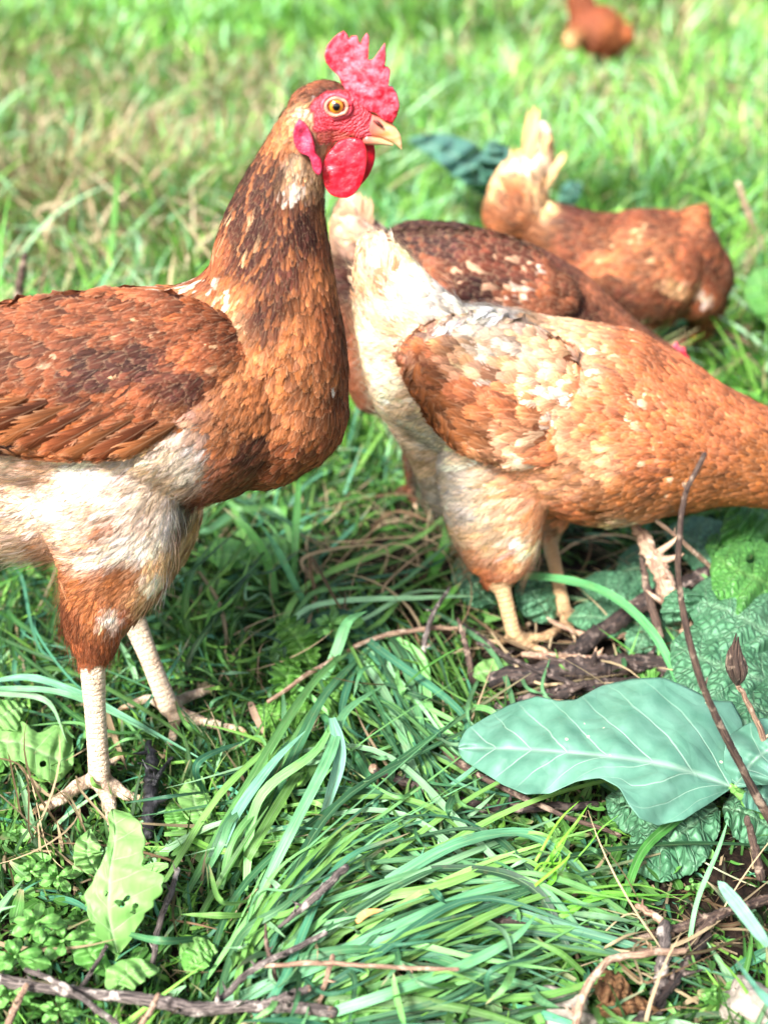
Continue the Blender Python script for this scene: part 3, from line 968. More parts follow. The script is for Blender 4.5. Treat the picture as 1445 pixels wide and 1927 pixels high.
# ------------------------------------------------------------ hens
def lean_wing(me, k, lo=.14):
    V = verts(me); dz = V[:, 2] - V[:, 2].mean(); V[:, 1] += np.where(dz > 0, k, lo) * dz; set_verts(me, V)


def far_wing(wing, root, Y0):
    mir = wing.copy(); V = verts(mir)
    V[:, 1] = 2 * (Y0 - root.location.y) - V[:, 1] - .006
    V[:, 2] -= .020
    set_verts(mir, V); mir.flip_normals()
    link('wing', mir, None, root)


def in_poly(P, poly):
    x, y = P[:, 0], P[:, 1]
    r = np.zeros(len(P), bool)
    n = len(poly)
    for i in range(n):
        x1, y1 = poly[i]; x2, y2 = poly[(i + 1) % n]
        c = ((y1 > y) != (y2 > y)) & (x < (x2 - x1) * (y - y1) / ((y2 - y1) + 1e-9) + x1)
        r ^= c
    return r


def hp(x, y, v, Y0):
    return pp(x, y, Y0 + v)


def chain_part(ch, Y0, S=28):
    """ch rows: x, y, r_px, lateral ratio, v (metres across; negative = towards the camera)"""
    P, R, L = [], [], []
    for x, y, r, l, v in ch:
        p = hp(x, y, v, Y0); P.append(p); R.append(r / pxm(p)); L.append(l)
    return tube(P, R, S=S, side=(0, 1, 0), flat=L, n=max(6, len(ch) * 6))


def plane_px(P, Y0):
    Q = np.array(P, float).copy()
    v = Q[:, 1] - Y0
    Q[:, 1] = Y0 - np.abs(v)
    return to_px(Q)


def interp(ctrl, px, power=2.3, soft=16.0):
    """IDW of control rows -> angle vec, len, wid, colour, fray, lift"""
    C = np.array([[c[0], c[1]] for c in ctrl], float)
    A = np.radians([c[2] for c in ctrl])
    vals = np.array([[math.cos(a), math.sin(a), c[3], c[4], *c[5], c[6], c[7]] for a, c in zip(A, ctrl)], float)
    out = np.empty((len(px), vals.shape[1]))
    for s in range(0, len(px), 4000):
        d2 = ((px[s:s + 4000, None, :] - C[None]) ** 2).sum(2) + soft ** 2
        w = d2 ** -power
        w /= w.sum(1)[:, None]
        out[s:s + 4000] = w @ vals
    return out


def sample_surface(V, T, N):
    a, b, c = V[T[:, 0]], V[T[:, 1]], V[T[:, 2]]
    ar = np.linalg.norm(np.cross(b - a, c - a), axis=1)
    idx = RNG.choice(len(T), N, p=ar / ar.sum())
    r1, r2 = RNG.random(N), RNG.random(N)
    m = r1 + r2 > 1
    r1[m], r2[m] = 1 - r1[m], 1 - r2[m]
    return a[idx] + r1[:, None] * (b[idx] - a[idx]) + r2[:, None] * (c[idx] - a[idx]), ar.sum() / 2


def tris(me):
    me.calc_loop_triangles()
    t = np.empty(len(me.loop_triangles) * 3, np.int32); me.loop_triangles.foreach_get('vertices', t)
    return t.reshape(-1, 3)


def thin_points(P, s):
    """keep one point per cell of local size s"""
    lev = np.round(np.log2(s) * 3).astype(int)
    cell = 2.0 ** (lev / 3.0)
    k = np.floor(P / cell[:, None]).astype(np.int64)
    key = ((k[:, 0] * 73856093) ^ (k[:, 1] * 19349663) ^ (k[:, 2] * 83492791)) * 64 + (lev % 64)
    _, i = np.unique(key, return_index=True)
    return i


def feather_mesh(name, bvh, P, D, L, W, COL, FR, LIFT, droop=None, steps=8, hug=1.0, camber=0.09, twist=None):
    """vaned feathers that follow the surface under them"""
    n = len(P)
    K = steps
    pos = P.copy(); d = D.copy()
    cen = np.empty((n, K + 1, 3)); nrm = np.empty((n, K + 1, 3)); tan = np.empty((n, K + 1, 3))
    rl = RNG.standard_normal(n)
    lastn = None
    for k in range(K + 1):
        t = k / K
        near = np.empty((n, 3)); nn = np.empty((n, 3))
        for i in range(n):
            r = bvh.find_nearest(Vector(pos[i]))
            if r[0] is None:
                near[i] = pos[i]; nn[i] = (0, 0, 1)
            else:
                near[i] = r[0]; nn[i] = r[1]
        if lastn is not None:
            nn = lastn * 0.45 + nn * 0.55
            nn /= np.linalg.norm(nn, axis=1)[:, None] + 1e-9
        lastn = nn
        h = hug if t < 0.55 else hug * max(0.0, 1 - (t - 0.55) * 1.6)
        pos = pos * (1 - h) + near * h if k else near
        d = d - nn * np.sum(d * nn, 1)[:, None] * (1.0 if t < 0.6 else 0.6)
        d /= np.linalg.norm(d, axis=1)[:, None] + 1e-9
        off = 0.0004 + 0.75 * LIFT * (0.15 + 0.85 * t ** 1.2) * (1 + 0.25 * rl)
        cen[:, k] = pos + nn * off[:, None]; nrm[:, k] = nn; tan[:, k] = d
        pos = pos + d * (L / K)[:, None]
    prof = np.interp(np.linspace(0, 1, K + 1), [0, .12, .35, .62, .82, .93, 1], [.30, .62, .95, 1.0, .80, .48, .12])
    tw = RNG.normal(0, 0.16, n) if twist is None else twist
    cols = np.array([-1, -0.5, 0, 0.5, 1.0])
    side = np.cross(nrm, tan)
    side = side + nrm * np.tan(tw)[:, None, None] * np.linspace(0.2, 1, K + 1)[None, :, None]
    side /= np.linalg.norm(side, axis=2)[:, :, None] + 1e-9
    wmod = 1 + 0.08 * RNG.standard_normal((n, K + 1))
    hw = 0.5 * W[:, None] * prof[None] * wmod
    V = cen[:, :, None, :] + side[:, :, None, :] * (hw[:, :, None, None] * cols[None, None, :, None]) \
        - nrm[:, :, None, :] * (camber * W[:, None, None, None] * (cols ** 2)[None, None, :, None]) * np.linspace(0.5, 1, K + 1)[None, :, None, None]
    c = len(cols)
    Vf = V.reshape(-1, 3)
    base = (np.arange(n) * (K + 1) * c)[:, None, None]
    q = np.array([[k * c + j, k * c + j + 1, (k + 1) * c + j + 1, (k + 1) * c + j] for k in range(K) for j in range(c - 1)])
    F = (base + q[None]).reshape(-1, 4)
    me = mesh_np(name, Vf, F)
    uv = np.zeros((n, K + 1, c, 3)); uv[..., 0] = cols[None, None]; uv[..., 1] = np.linspace(0, 1, K + 1)[None, :, None]
    attr(me, 'fuv', uv.reshape(-1, 3), 'FLOAT_VECTOR')
    rep = (K + 1) * c
    attr(me, 'fcol', np.repeat(COL, rep, 0))
    attr(me, 'frnd', np.repeat(RNG.random(n), rep), 'FLOAT')
    attr(me, 'ffray', np.repeat(np.where(FR < .65, FR * 1.15, FR * 1.2).clip(0, 1.15), rep), 'FLOAT')
    return me


def colour_at(ctrl, patches, P, Y0):
    px = plane_px(P, Y0)
    I = interp(ctrl, px)
    C = I[:, 4:7].copy()
    for (x, y, r, s, c) in patches:
        d = np.hypot(px[:, 0] - x, px[:, 1] - y) / r
        w = np.clip(1.25 - d, 0, 1) ** 0.7 * s
        C = C * (1 - w[:, None]) + np.array(c)[None] * w[:, None]
    return px, I, C


def plumage(name, me, Y0, ctrl, patches, masks, keep=None, dens=1.0, hug=1.0, lift=1.0, vary=0.28, flecks=(), blot=60.0, blotamt=0.35, drop_back=0.55):
    V = verts(me).astype(float); T = tris(me)
    bvh = BVHTree.FromPolygons([Vector(v) for v in V], [tuple(t) for t in T])
    N = int(70000 * dens)
    P, area = sample_surface(V, T, N)
    px, I, C = colour_at(ctrl, patches, P, Y0)
    s = np.array([pxm(p) for p in P])
    L = I[:, 2] / s; W = I[:, 3] / s
    ok = (L > 0.0015)
    for poly in masks: ok &= ~in_poly(px, poly)
    if keep is not None: ok &= keep(P, px)
    # the far flank may be laid a little coarser
    far = P[:, 1] > Y0 + 0.015
    P, px, I, C, L, W, far = [a[ok] for a in (P, px, I, C, L, W, far)]
    sp = W * 0.50 / max(dens, 1e-3) ** 0.0
    i = thin_points(P, np.where(far, sp / drop_back, sp))
    P, px, I, C, L, W = [a[i] for a in (P, px, I, C, L, W)]
    n = len(P)
    ang = np.arctan2(I[:, 1], I[:, 0]) + RNG.normal(0, 0.13, n)
    D = np.stack([np.cos(ang), RNG.normal(0, 0.08, n), -np.sin(ang)], 1)
    L = L * (1 + 0.16 * RNG.standard_normal(n)).clip(0.6, 1.5)
    W = W * (1 + 0.14 * RNG.standard_normal(n)).clip(0.6, 1.5)
    v = np.exp(vary * 0.62 * RNG.standard_normal(n)) * np.exp(blotamt * vnoise(px[:, 0] / blot, px[:, 1] / blot, 3)) * np.exp(0.6 * blotamt * vnoise(px[:, 0] / (blot * .35), px[:, 1] / (blot * .35), 9))
    C = C * v[:, None]
    wm = RNG.normal(0, 0.10, n)
    C[:, 0] *= (1 + 0.3 * wm); C[:, 2] *= (1 - wm)
    for (x, y, r, prob, c) in flecks:
        m = (np.hypot(px[:, 0] - x, px[:, 1] - y) < r) & (RNG.random(n) < prob)
        w_ = RNG.uniform(.35, .95, m.sum())[:, None]
        C[m] = C[m] * (1 - w_) + np.array(c) * w_
    C = C.clip(0.004, 0.92)
    me2 = feather_mesh(name, bvh, P, D, L, W, C, I[:, 7], I[:, 8] * 0.001 * lift, hug=hug)
    print(name, n, 'feathers')
    return me2


def fluff_hairs(name, me, Y0, ctrl, patches, N, length_px, rad=0.00012, keep=None, masks=(), lift=0.35):
    """fine loose barbs as narrow three-sided strands"""
    V = verts(me).astype(float); T = tris(me)
    P, area = sample_surface(V, T, N)
    px, I, C = colour_at(ctrl, patches, P, Y0)
    ok = np.ones(N, bool)
    if keep is not None: ok &= keep(P, px)
    for poly in masks: ok &= ~in_poly(px, poly)
    P, px, I, C = P[ok], px[ok], I[ok], C[ok]
    n = len(P)
    bvh = BVHTree.FromPolygons([Vector(v) for v in V], [tuple(t) for t in T])
    nn = np.array([bvh.find_nearest(Vector(p))[1] for p in P])
    s = np.array([pxm(p) for p in P])
    L = length_px / s * RNG.uniform(0.5, 1.4, n)
    ang = np.arctan2(I[:, 1], I[:, 0]) + RNG.normal(0, 0.30, n)
    D = np.stack([np.cos(ang), RNG.normal(0, 0.15, n), -np.sin(ang)], 1)
    D -= nn * np.sum(D * nn, 1)[:, None]; D /= np.linalg.norm(D, axis=1)[:, None] + 1e-9
    K = 5
    side = np.cross(nn, D)
    bend = RNG.normal(0, 0.25, n)
    t = np.linspace(0, 1, K + 1)
    C3 = P[:, None] + D[:, None] * (L[:, None] * t)[:, :, None] + nn[:, None] * (0.0012 + L[:, None] * lift * np.abs(1 + 0.6 * RNG.standard_normal(n))[:, None] * (t * (1 - 0.55 * t)))[:, :, None] \
        + side[:, None] * (L[:, None] * bend[:, None] * t ** 2)[:, :, None] + np.array([0, 0, -1.0])[None, None] * (L[:, None] * 0.15 * t ** 2)[:, :, None]
    ra = rad * (1 - 0.75 * t)
    ph = np.array([0, 2.09, 4.19])
    ring = C3[:, :, None] + ra[None, :, None, None] * (np.cos(ph)[None, None, :, None] * side[:, None, None] + np.sin(ph)[None, None, :, None] * nn[:, None, None])
    Vf = ring.reshape(-1, 3)
    q = np.array([[k * 3 + j, k * 3 + (j + 1) % 3, (k + 1) * 3 + (j + 1) % 3, (k + 1) * 3 + j] for k in range(K) for j in range(3)])
    F = ((np.arange(n) * (K + 1) * 3)[:, None, None] + q[None]).reshape(-1, 4)
    me2 = mesh_np(name, Vf, F)
    C = (C * np.exp(0.35 * RNG.standard_normal(n))[:, None] * 1.15).clip(0, 0.9)
    rep = (K + 1) * 3
    attr(me2, 'fcol', np.repeat(C, rep, 0))
    attr(me2, 'fuv', np.zeros((n * rep, 3)) + 0.3, 'FLOAT_VECTOR')
    attr(me2, 'frnd', np.repeat(RNG.random(n), rep), 'FLOAT')
    attr(me2, 'ffray', np.zeros(n * rep), 'FLOAT')
    return me2


def join_np(name, meshes):
    """join meshes that share attributes (feathers and strands)"""
    bm_objs = [bpy.data.objects.new('t', m) for m in meshes]
    for o in bm_objs: col.objects.link(o)
    with bpy.context.temp_override(active_object=bm_objs[0], selected_editable_objects=bm_objs, selected_objects=bm_objs):
        bpy.ops.object.join()
    me = bm_objs[0].data
    me.name = name
    bpy.data.objects.remove(bm_objs[0])
    return me


def poly_solid(pts, Y0, v, th, voxel, smooth=3, dome=0.0, tilt=0.0, name='plate', edge=None):
    """outline in photo pixels on the upright plane Y0+v -> rounded solid of thickness th (metres)"""
    q = catmull([[*p] for p in pts + [pts[0]]], len(pts) * 4)[:-1] if edge is None else np.array(pts, float)
    P3 = [hp(x, y, v, Y0) for x, y in q]
    c = sum(P3, Vector()) / len(P3)
    bm = bmesh.new()
    A = [bm.verts.new(p + Vector((0, -th / 2, 0))) for p in P3]
    B = [bm.verts.new(p + Vector((0, th / 2, 0))) for p in P3]
    n = len(A)
    for i in range(n): bm.faces.new((A[i], A[(i + 1) % n], B[(i + 1) % n], B[i]))
    fa = bm.faces.new(A); fb = bm.faces.new(list(reversed(B)))
    bmesh.ops.triangulate(bm, faces=[fa, fb])
    bmesh.ops.recalc_face_normals(bm, faces=bm.faces)
    me = bpy.data.meshes.new(name); bm.to_mesh(me); bm.free()
    o = bpy.data.objects.new('tmp', me); col.objects.link(o)
    m = o.modifiers.new('r', 'REMESH'); m.mode = 'VOXEL'; m.voxel_size = voxel; m.use_smooth_shade = True
    s = o.modifiers.new('s', 'SMOOTH'); s.factor = 0.5; s.iterations = smooth
    out = bpy.data.meshes.new_from_object(o.evaluated_get(bpy.context.evaluated_depsgraph_get()))
    bpy.data.objects.remove(o); bpy.data.meshes.remove(me)
    V = verts(out).astype(float)
    V0 = V.copy()
    R = max((p - c).length for p in P3)
    r = np.hypot(V[:, 0] - c.x, V[:, 2] - c.z) / R
    V[:, 1] = Y0 + v + (V[:, 1] - Y0 - v) * (1 + dome * np.clip(1 - r ** 2, 0, 1))
    V[:, 1] += tilt * (V[:, 2] - c.z)
    set_verts(out, V)
    out.name = name
    return out, V0


def foot_parts(ankle, toes, r0):
    """ankle: Vector; toes: list of (list of photo px on the ground, radius px)"""
    parts = []
    claws = []
    for pts, r in toes:
        P = [ankle]
        R = [r0]
        for k, (x, y) in enumerate(pts):
            rr = r * (1 - 0.30 * (k + 1) / len(pts))
            g = gp(x, y, 0.006)
            m = rr / pxm(g)
            g = gp(x, y, m * 1.1 + (0.002 if k < len(pts) - 1 else 0.0))
            P.append(g); R.append(m)
        # knuckled toe
        Q = catmull(np.column_stack([np.array([list(p) for p in P]), R]), 22)
        Q[:, 3] *= 1 + 0.09 * np.sin(np.linspace(0, len(pts) * 2.2 * math.pi, 22))
        parts.append(tube(Q[:, :3], Q[:, 3], S=12, n=30))
        e = Vector(Q[-1, :3]); d = (Vector(Q[-1, :3]) - Vector(Q[-4, :3])).normalized()
        rr = Q[-1, 3]
        claws.append(tube([e - d * rr * 0.2, e + d * rr * 1.6 + Vector((0, 0, rr * 0.35)), e + d * rr * 3.0 + Vector((0, 0, -rr * 0.7))], [rr * 0.72, rr * 0.5, rr * 0.12], S=8))
    return parts, claws


def body_attrs(me, Y0, ctrl, patches, skin_rows, leg_y, leg_col=(0.72, 0.52, 0.33), legsegs=()):
    V = verts(me).astype(float)
    px, I, C = colour_at(ctrl, patches, V, Y0)
    C = C * 0.75
    raw = to_px(V)
    kv = np.zeros((len(V), 3))
    for poly, c, wr in skin_rows:                        # bare red skin of the face
        m = in_poly(px, poly)
        C[m] = c; kv[m, 0] = wr
        kv[m, 2] = np.hypot(px[m, 0] - 634, (px[m, 1] - 199) * 1.15) / 3300
    # legs: near any leg segment axis
    for a, b, rad in legsegs:
        a = np.array(a); b = np.array(b)
        ab = b - a; L2 = ab @ ab
        t = np.clip((V - a) @ ab / L2, 0, 1)
        d = np.linalg.norm(V - a - t[:, None] * ab, axis=1)
        m = d < rad
        C[m] = leg_col; kv[m, 1] = 1; kv[m, 2] = (t * math.sqrt(L2))[m]
    attr(me, 'skin', C.clip(0.004, 0.95))
    attr(me, 'kindv', kv, 'FLOAT_VECTOR')
# ------------------------------------------------------------ the near brown hen
BR = (0.245, 0.068, 0.025)      # chestnut
DK = (0.070, 0.020, 0.013)     # dark mahogany
OR = (0.41, 0.140, 0.048)      # ginger
TAN = (0.66, 0.39, 0.20)
CRM = (0.82, 0.55, 0.33)
WHT = (0.90, 0.76, 0.62)

def hen_near():
    Y0 = 0.73
    root = empty('hen', gp(255, 1410), 'large brown hen with tall red comb standing upright in front of the others', 'hen', 'brown hens foraging in the grass')
    chains = [
        [(-360, 710, 66, 1.0, 0), (-250, 722, 118, 1.0, 0), (-120, 742, 140, 1.1, 0), (0, 762, 150, 1.12, 0), (130, 755, 168, 1.1, 0), (250, 740, 190, 1.05, 0), (360, 745, 200, 1.0, 0), (450, 755, 185, .98, 0), (520, 765, 135, 1.0, 0)],
        [(602, 215, 48, .72, 0), (580, 245, 55, .80, 0), (557, 295, 61, .85, 0), (530, 375, 81, .88, 0), (515, 460, 104, .9, 0), (512, 560, 121, .92, 0), (516, 650, 132, .95, 0), (524, 735, 126, 1.0, 0), (490, 800, 120, 1.05, 0)],
        [(484, 510, 70, .85, 0), (425, 585, 78, .9, 0), (350, 630, 90, .9, 0), (270, 660, 90, .9, 0)],
        [(585, 205, 42, .72, 0), (612, 200, 47, .64, 0), (640, 212, 46, .58, 0), (672, 228, 36, .55, 0), (700, 240, 22, .6, 0)],
        [(620, 245, 35, .66, 0), (655, 248, 25, .62, 0), (685, 252, 14, .8, 0)],
        [(-180, 880, 150, 1.0, 0), (-20, 900, 150, 1.0, 0), (120, 920, 130, 1.05, 0), (250, 910, 120, 1.1, 0)],
        # near thigh
        [(200, 880, 120, .55, -.042), (205, 960, 130, .52, -.046), (212, 1050, 108, .50, -.048), (196, 1120, 80, .55, -.048), (180, 1180, 60, .60, -.048), (178, 1212, 42, .8, -.048)],
        # far thigh
        [(300, 900, 90, .6, .04), (292, 990, 80, .6, .045), (270, 1070, 62, .6, .045), (250, 1130, 38, .8, .045), (246, 1160, 24, 1, .045)],
    ]
    parts = [chain_part(c, Y0) for c in chains]
    # legs
    v1 = -0.048
    top1 = hp(172, 1215, v1, Y0); ank1 = gp(188, 1462, 0.016)
    mid1 = top1.lerp(ank1, 0.5)
    s = pxm(top1)
    parts.append(tube([top1, mid1, ank1], [27 / s, 21 / s, 22 / s], S=16, n=20))
    v2 = 0.045
    top2 = hp(246, 1150, v2, Y0); ank2 = gp(318, 1330, 0.016)
    s2 = pxm(top2)
    parts.append(tube([top2, top2.lerp(ank2, 0.5), ank2], [24 / s2, 19 / s2, 20 / s2], S=16, n=20))
    p1, c1 = foot_parts(ank1, [([(150, 1478), (118, 1502), (88, 1518)], 16), ([(196, 1485), (206, 1512), (212, 1545)], 17), ([(215, 1478), (238, 1496), (256, 1502)], 14), ([(196, 1440), (214, 1432)], 11)], 17 / s)
    p2, c2 = foot_parts(ank2, [([(352, 1312), (376, 1304), (398, 1296)], 12), ([(360, 1350), (400, 1362), (440, 1372)], 13), ([(328, 1358), (326, 1385), (318, 1405)], 12), ([(282, 1316), (258, 1322), (240, 1330)], 11)], 15 / s2)
    parts += p1 + p2
    body = fuse(parts, 0.0021, 4, 'body')
    ctrl = [
        # x, y, angle, len, wid, colour, fray, lift(mm)
        (600, 152, 175, 20, 10, BR, .3, .4), (560, 168, 150, 24, 12, BR, .3, .5), (575, 158, 160, 22, 10, DK, .3, .4), (520, 200, 130, 30, 13, DK, .3, .6), (610, 175, 185, 16, 8, DK, .3, .3),
        (490, 240, 118, 40, 14, DK, .3, .8), (530, 260, 115, 36, 13, OR, .4, .8), (572, 215, 140, 14, 8, TAN, .6, .6), (545, 225, 125, 26, 12, OR, .4, .6), (520, 300, 108, 34, 12, DK, .4, .8), (512, 360, 105, 40, 14, DK, .4, .8), (580, 372, 92, 30, 12, DK, .4, .8), (540, 372, 98, 34, 12, BR, .4, .8), (430, 850, 135, 44, 26, BR, .5, 1.5), (440, 810, 135, 44, 26, OR, .5, 1.5),
        (558, 300, 95, 20, 10, TAN, .8, .6), (560, 345, 95, 22, 11, TAN, .8, .7), (592, 330, 85, 22, 10, TAN, .6, .6), (540, 285, 105, 24, 10, BR, .6, .6),
        (465, 300, 110, 50, 12, DK, .35, 1.0), (505, 330, 105, 48, 12, DK, .35, 1.0), (440, 370, 112, 54, 13, DK, .35, 1.2), (500, 400, 108, 54, 14, DK, .4, 1.2),
        (560, 395, 92, 44, 15, DK, .4, 1.0), (600, 390, 90, 36, 14, OR, .4, 1.0), (575, 430, 92, 46, 16, DK, .4, 1.2), (615, 440, 90, 44, 17, BR, .4, 1.2),
        (420, 440, 118, 58, 14, BR, .4, 1.3), (480, 460, 110, 60, 14, DK, .4, 1.3), (540, 480, 98, 54, 15, DK, .4, 1.3), (600, 500, 92, 50, 22, OR, .4, 1.5),
        (400, 500, 135, 56, 18, BR, .5, 1.6), (450, 540, 125, 56, 18, OR, .5, 1.8), (510, 560, 104, 54, 16, DK, .5, 1.5), (560, 580, 100, 52, 22, OR, .5, 1.5),
        (620, 560, 92, 50, 24, BR, .4, 1.5), (340, 545, 150, 56, 18, OR, .6, 1.5), (380, 570, 145, 56, 18, OR, .6, 1.5), (430, 590, 140, 52, 18, TAN, .7, 1.5),
        (280, 545, 160, 52, 24, OR, .4, 1.5), (200, 575, 166, 54, 26, BR, .4, 1.5), (100, 590, 170, 58, 28, BR, .4, 1.5), (0, 610, 172, 64, 30, BR, .4, 1.5), (-150, 640, 175, 70, 30, BR, .4, 1.6), (-330, 670, 178, 80, 30, BR, .4, 1.6),
        (640, 640, 95, 46, 28, BR, .35, 1.3), (600, 680, 98, 46, 30, OR, .35, 1.3), (645, 730, 100, 44, 30, BR, .35, 1.3), (550, 660, 105, 46, 28, OR, .4, 1.4), (500, 640, 120, 44, 24, OR, .5, 1.6),
        (600, 770, 112, 42, 30, OR, .35, 1.3), (630, 820, 120, 40, 28, BR, .35, 1.3), (540, 760, 120, 46, 30, OR, .5, 1.6), (480, 740, 130, 46, 24, OR, .7, 1.8), (550, 850, 135, 44, 30, BR, .4, 1.5),
        (590, 880, 140, 40, 26, BR, .4, 1.4), (470, 830, 135, 46, 28, DK, .5, 1.5), (430, 880, 140, 44, 26, BR, .5, 1.5), (480, 920, 150, 42, 26, BR, .4, 1.5), (400, 950, 150, 42, 26, BR, .5, 1.5), (350, 980, 130, 40, 20, BR, .7, 1.5),
        (380, 860, 140, 60, 22, WHT, .9, 2.4), (330, 900, 140, 66, 24, CRM, .9, 2.4), (250, 920, 155, 70, 26, WHT, .9, 2.4), (150, 930, 165, 74, 28, CRM, .9, 2.4), (50, 950, 170, 76, 30, CRM, .9, 2.4), (-80, 960, 172, 78, 30, CRM, .9, 2.4),
        (300, 980, 128, 64, 22, WHT, .9, 2.4), (220, 1010, 148, 66, 24, WHT, .95, 2.2), (120, 1020, 165, 66, 24, CRM, .95, 2.2), (20, 1040, 170, 66, 24, CRM, .95, 2.2), (-100, 1060, 170, 66, 24, CRM, .95, 2.2),
        (310, 1050, 115, 54, 18, TAN, .95, 2.0), (240, 1080, 140, 54, 18, OR, .95, 2.0), (150, 1090, 150, 50, 18, OR, .95, 2.0), (285, 1110, 125, 46, 16, TAN, .95, 1.8),
        (130, 1150, 110, 42, 15, BR, .9, 1.6), (190, 1150, 115, 42, 15, OR, .9, 1.6), (240, 1150, 120, 40, 14, BR, .9, 1.6), (150, 1210, 100, 34, 13, BR, .8, 1.2), (210, 1210, 100, 34, 13, BR, .8, 1.2),
    ]
    ctrl = [(c[0], c[1], c[2], c[3] * 1.12, c[4] * 1.15, *c[5:]) if 600 < c[1] < 1000 and c[0] > 330 else c for c in ctrl]
    patches = [(556, 300, 20, .75, CRM), (562, 322, 20, .75, CRM), (556, 348, 16, .9, WHT), (573, 213, 14, .8, CRM), (120, 960, 46, .9, WHT), (170, 895, 34, .9, WHT), (245, 905, 30, .85, OR), (20, 925, 44, .85, OR), (90, 1010, 30, .8, OR), (255, 1010, 34, .9, WHT), (160, 1040, 34, .8, WHT), (215, 975, 24, .85, OR), (60, 890, 26, .8, OR), (330, 950, 30, .9, WHT), (285, 950, 20, .8, OR), (190, 1010, 22, .8, OR), (130, 1050, 40, .8, OR), (250, 1060, 26, .75, OR), (40, 990, 26, .8, OR), (180, 940, 16, .8, OR), (310, 1020, 18, .7, TAN), (120, 905, 22, .8, OR), (150, 920, 70, .6, WHT), (60, 900, 55, .5, WHT), (265, 935, 50, .5, WHT), (60, 990, 50, .4, WHT), (210, 890, 30, .6, WHT), (130, 1000, 45, -0.0, WHT), (215, 1150, 22, .8, WHT), (300, 1075, 22, .7, WHT),
               (560, 400, 30, .7, (.05, .012, .008)), (575, 420, 35, .5, (.05, .012, .008)), (105, 885, 40, .6, OR), (190, 940, 30, .6, OR), (20, 1090, 60, .5, CRM), (230, 970, 24, .7, OR)]
    flecks = [(480, 400, 130, .14, OR), (520, 500, 80, .12, OR), (440, 420, 60, .12, TAN), (410, 530, 42, .26, WHT), (370, 560, 60, .12, WHT), (210, 600, 40, .04, WHT), (545, 350, 18, .6, WHT), (640, 690, 25, .08, WHT), (430, 560, 60, .10, CRM)]
    face = [(583, 200), (597, 182), (618, 168), (645, 164), (662, 162), (700, 185), (740, 215), (745, 245), (735, 275), (700, 275), (665, 270), (640, 262), (612, 268), (598, 272), (586, 240)]
    masks = [face, [(-100, 1238), (700, 1238), (700, 1700), (-100, 1700)], [(225, 1165), (300, 1140), (520, 1250), (600, 1700), (260, 1700)]]
    skin_rows = [([(583, 196), (597, 182), (618, 170), (650, 170), (668, 176), (700, 195), (740, 220), (745, 245), (735, 275), (700, 275), (662, 262), (640, 262), (612, 268), (596, 268), (590, 240)], (0.66, 0.035, 0.055), 1.0),
                 ([(598, 268), (596, 250), (625, 244), (665, 252), (664, 266), (640, 275), (615, 290)], (0.30, 0.06, 0.03), .6)]
    segs = [(top1.lerp(ank1, .08), ank1, 0.0105), (top2.lerp(ank2, .05), ank2, 0.010)]
    for pts in ([(188, 1462), (150, 1478), (118, 1502), (80, 1522)], [(188, 1462), (196, 1485), (206, 1512), (212, 1550)], [(188, 1462), (215, 1478), (238, 1496), (262, 1505)], [(188, 1462), (214, 1432)],
                [(318, 1330), (352, 1312), (376, 1304), (400, 1295)], [(318, 1330), (360, 1350), (400, 1362), (445, 1374)], [(318, 1330), (328, 1358), (326, 1385), (318, 1410)], [(318, 1330), (282, 1316), (258, 1322), (236, 1330)]):
        for a, b in zip(pts[:-1], pts[1:]):
            segs.append((gp(*a, .006), gp(*b, .006), 0.011))
    body_attrs(body, Y0, ctrl, patches, skin_rows, 1238, (0.83, 0.63, 0.45), segs)

    no_wing = lambda P, px: np.ones(len(P), bool)
    plum = plumage('plumage', body, Y0, ctrl, patches, masks, dens=1.6, flecks=flecks, vary=.26, blotamt=.50, blot=60, keep=no_wing)
    fl_keep = lambda P, px: (px[:, 1] > 830) & (px[:, 1] < 1236) & (px[:, 0] < 420) & (P[:, 1] < Y0 + 0.02)
    fluff = fluff_hairs('fluff', body, Y0, ctrl, patches, 30000, 44, keep=fl_keep, masks=masks[1:])
    neck_keep = lambda P, px: (px[:, 1] < 980)
    fz = fluff_hairs('fz', body, Y0, ctrl, patches, 15000, 26, rad=.0001, keep=neck_keep, masks=masks, lift=.12)
    plum = join_np('plumage', [plum, fluff, fz])

    # wing: buried in the flank along its top and front, free along its lower edge
    wch = [(455, 662, 46, .20, -.040), (408, 680, 92, .16, -.050), (330, 698, 132, .15, -.058), (220, 712, 150, .15, -.061), (100, 720, 148, .15, -.061), (-30, 722, 128, .16, -.058), (-170, 715, 90, .18, -.054), (-300, 705, 48, .2, -.048), (-400, 695, 16, .3, -.042)]
    wing_core = fuse([chain_part(wch, Y0)], 0.0025, 3, 'wing')
    lean_wing(wing_core, .50)
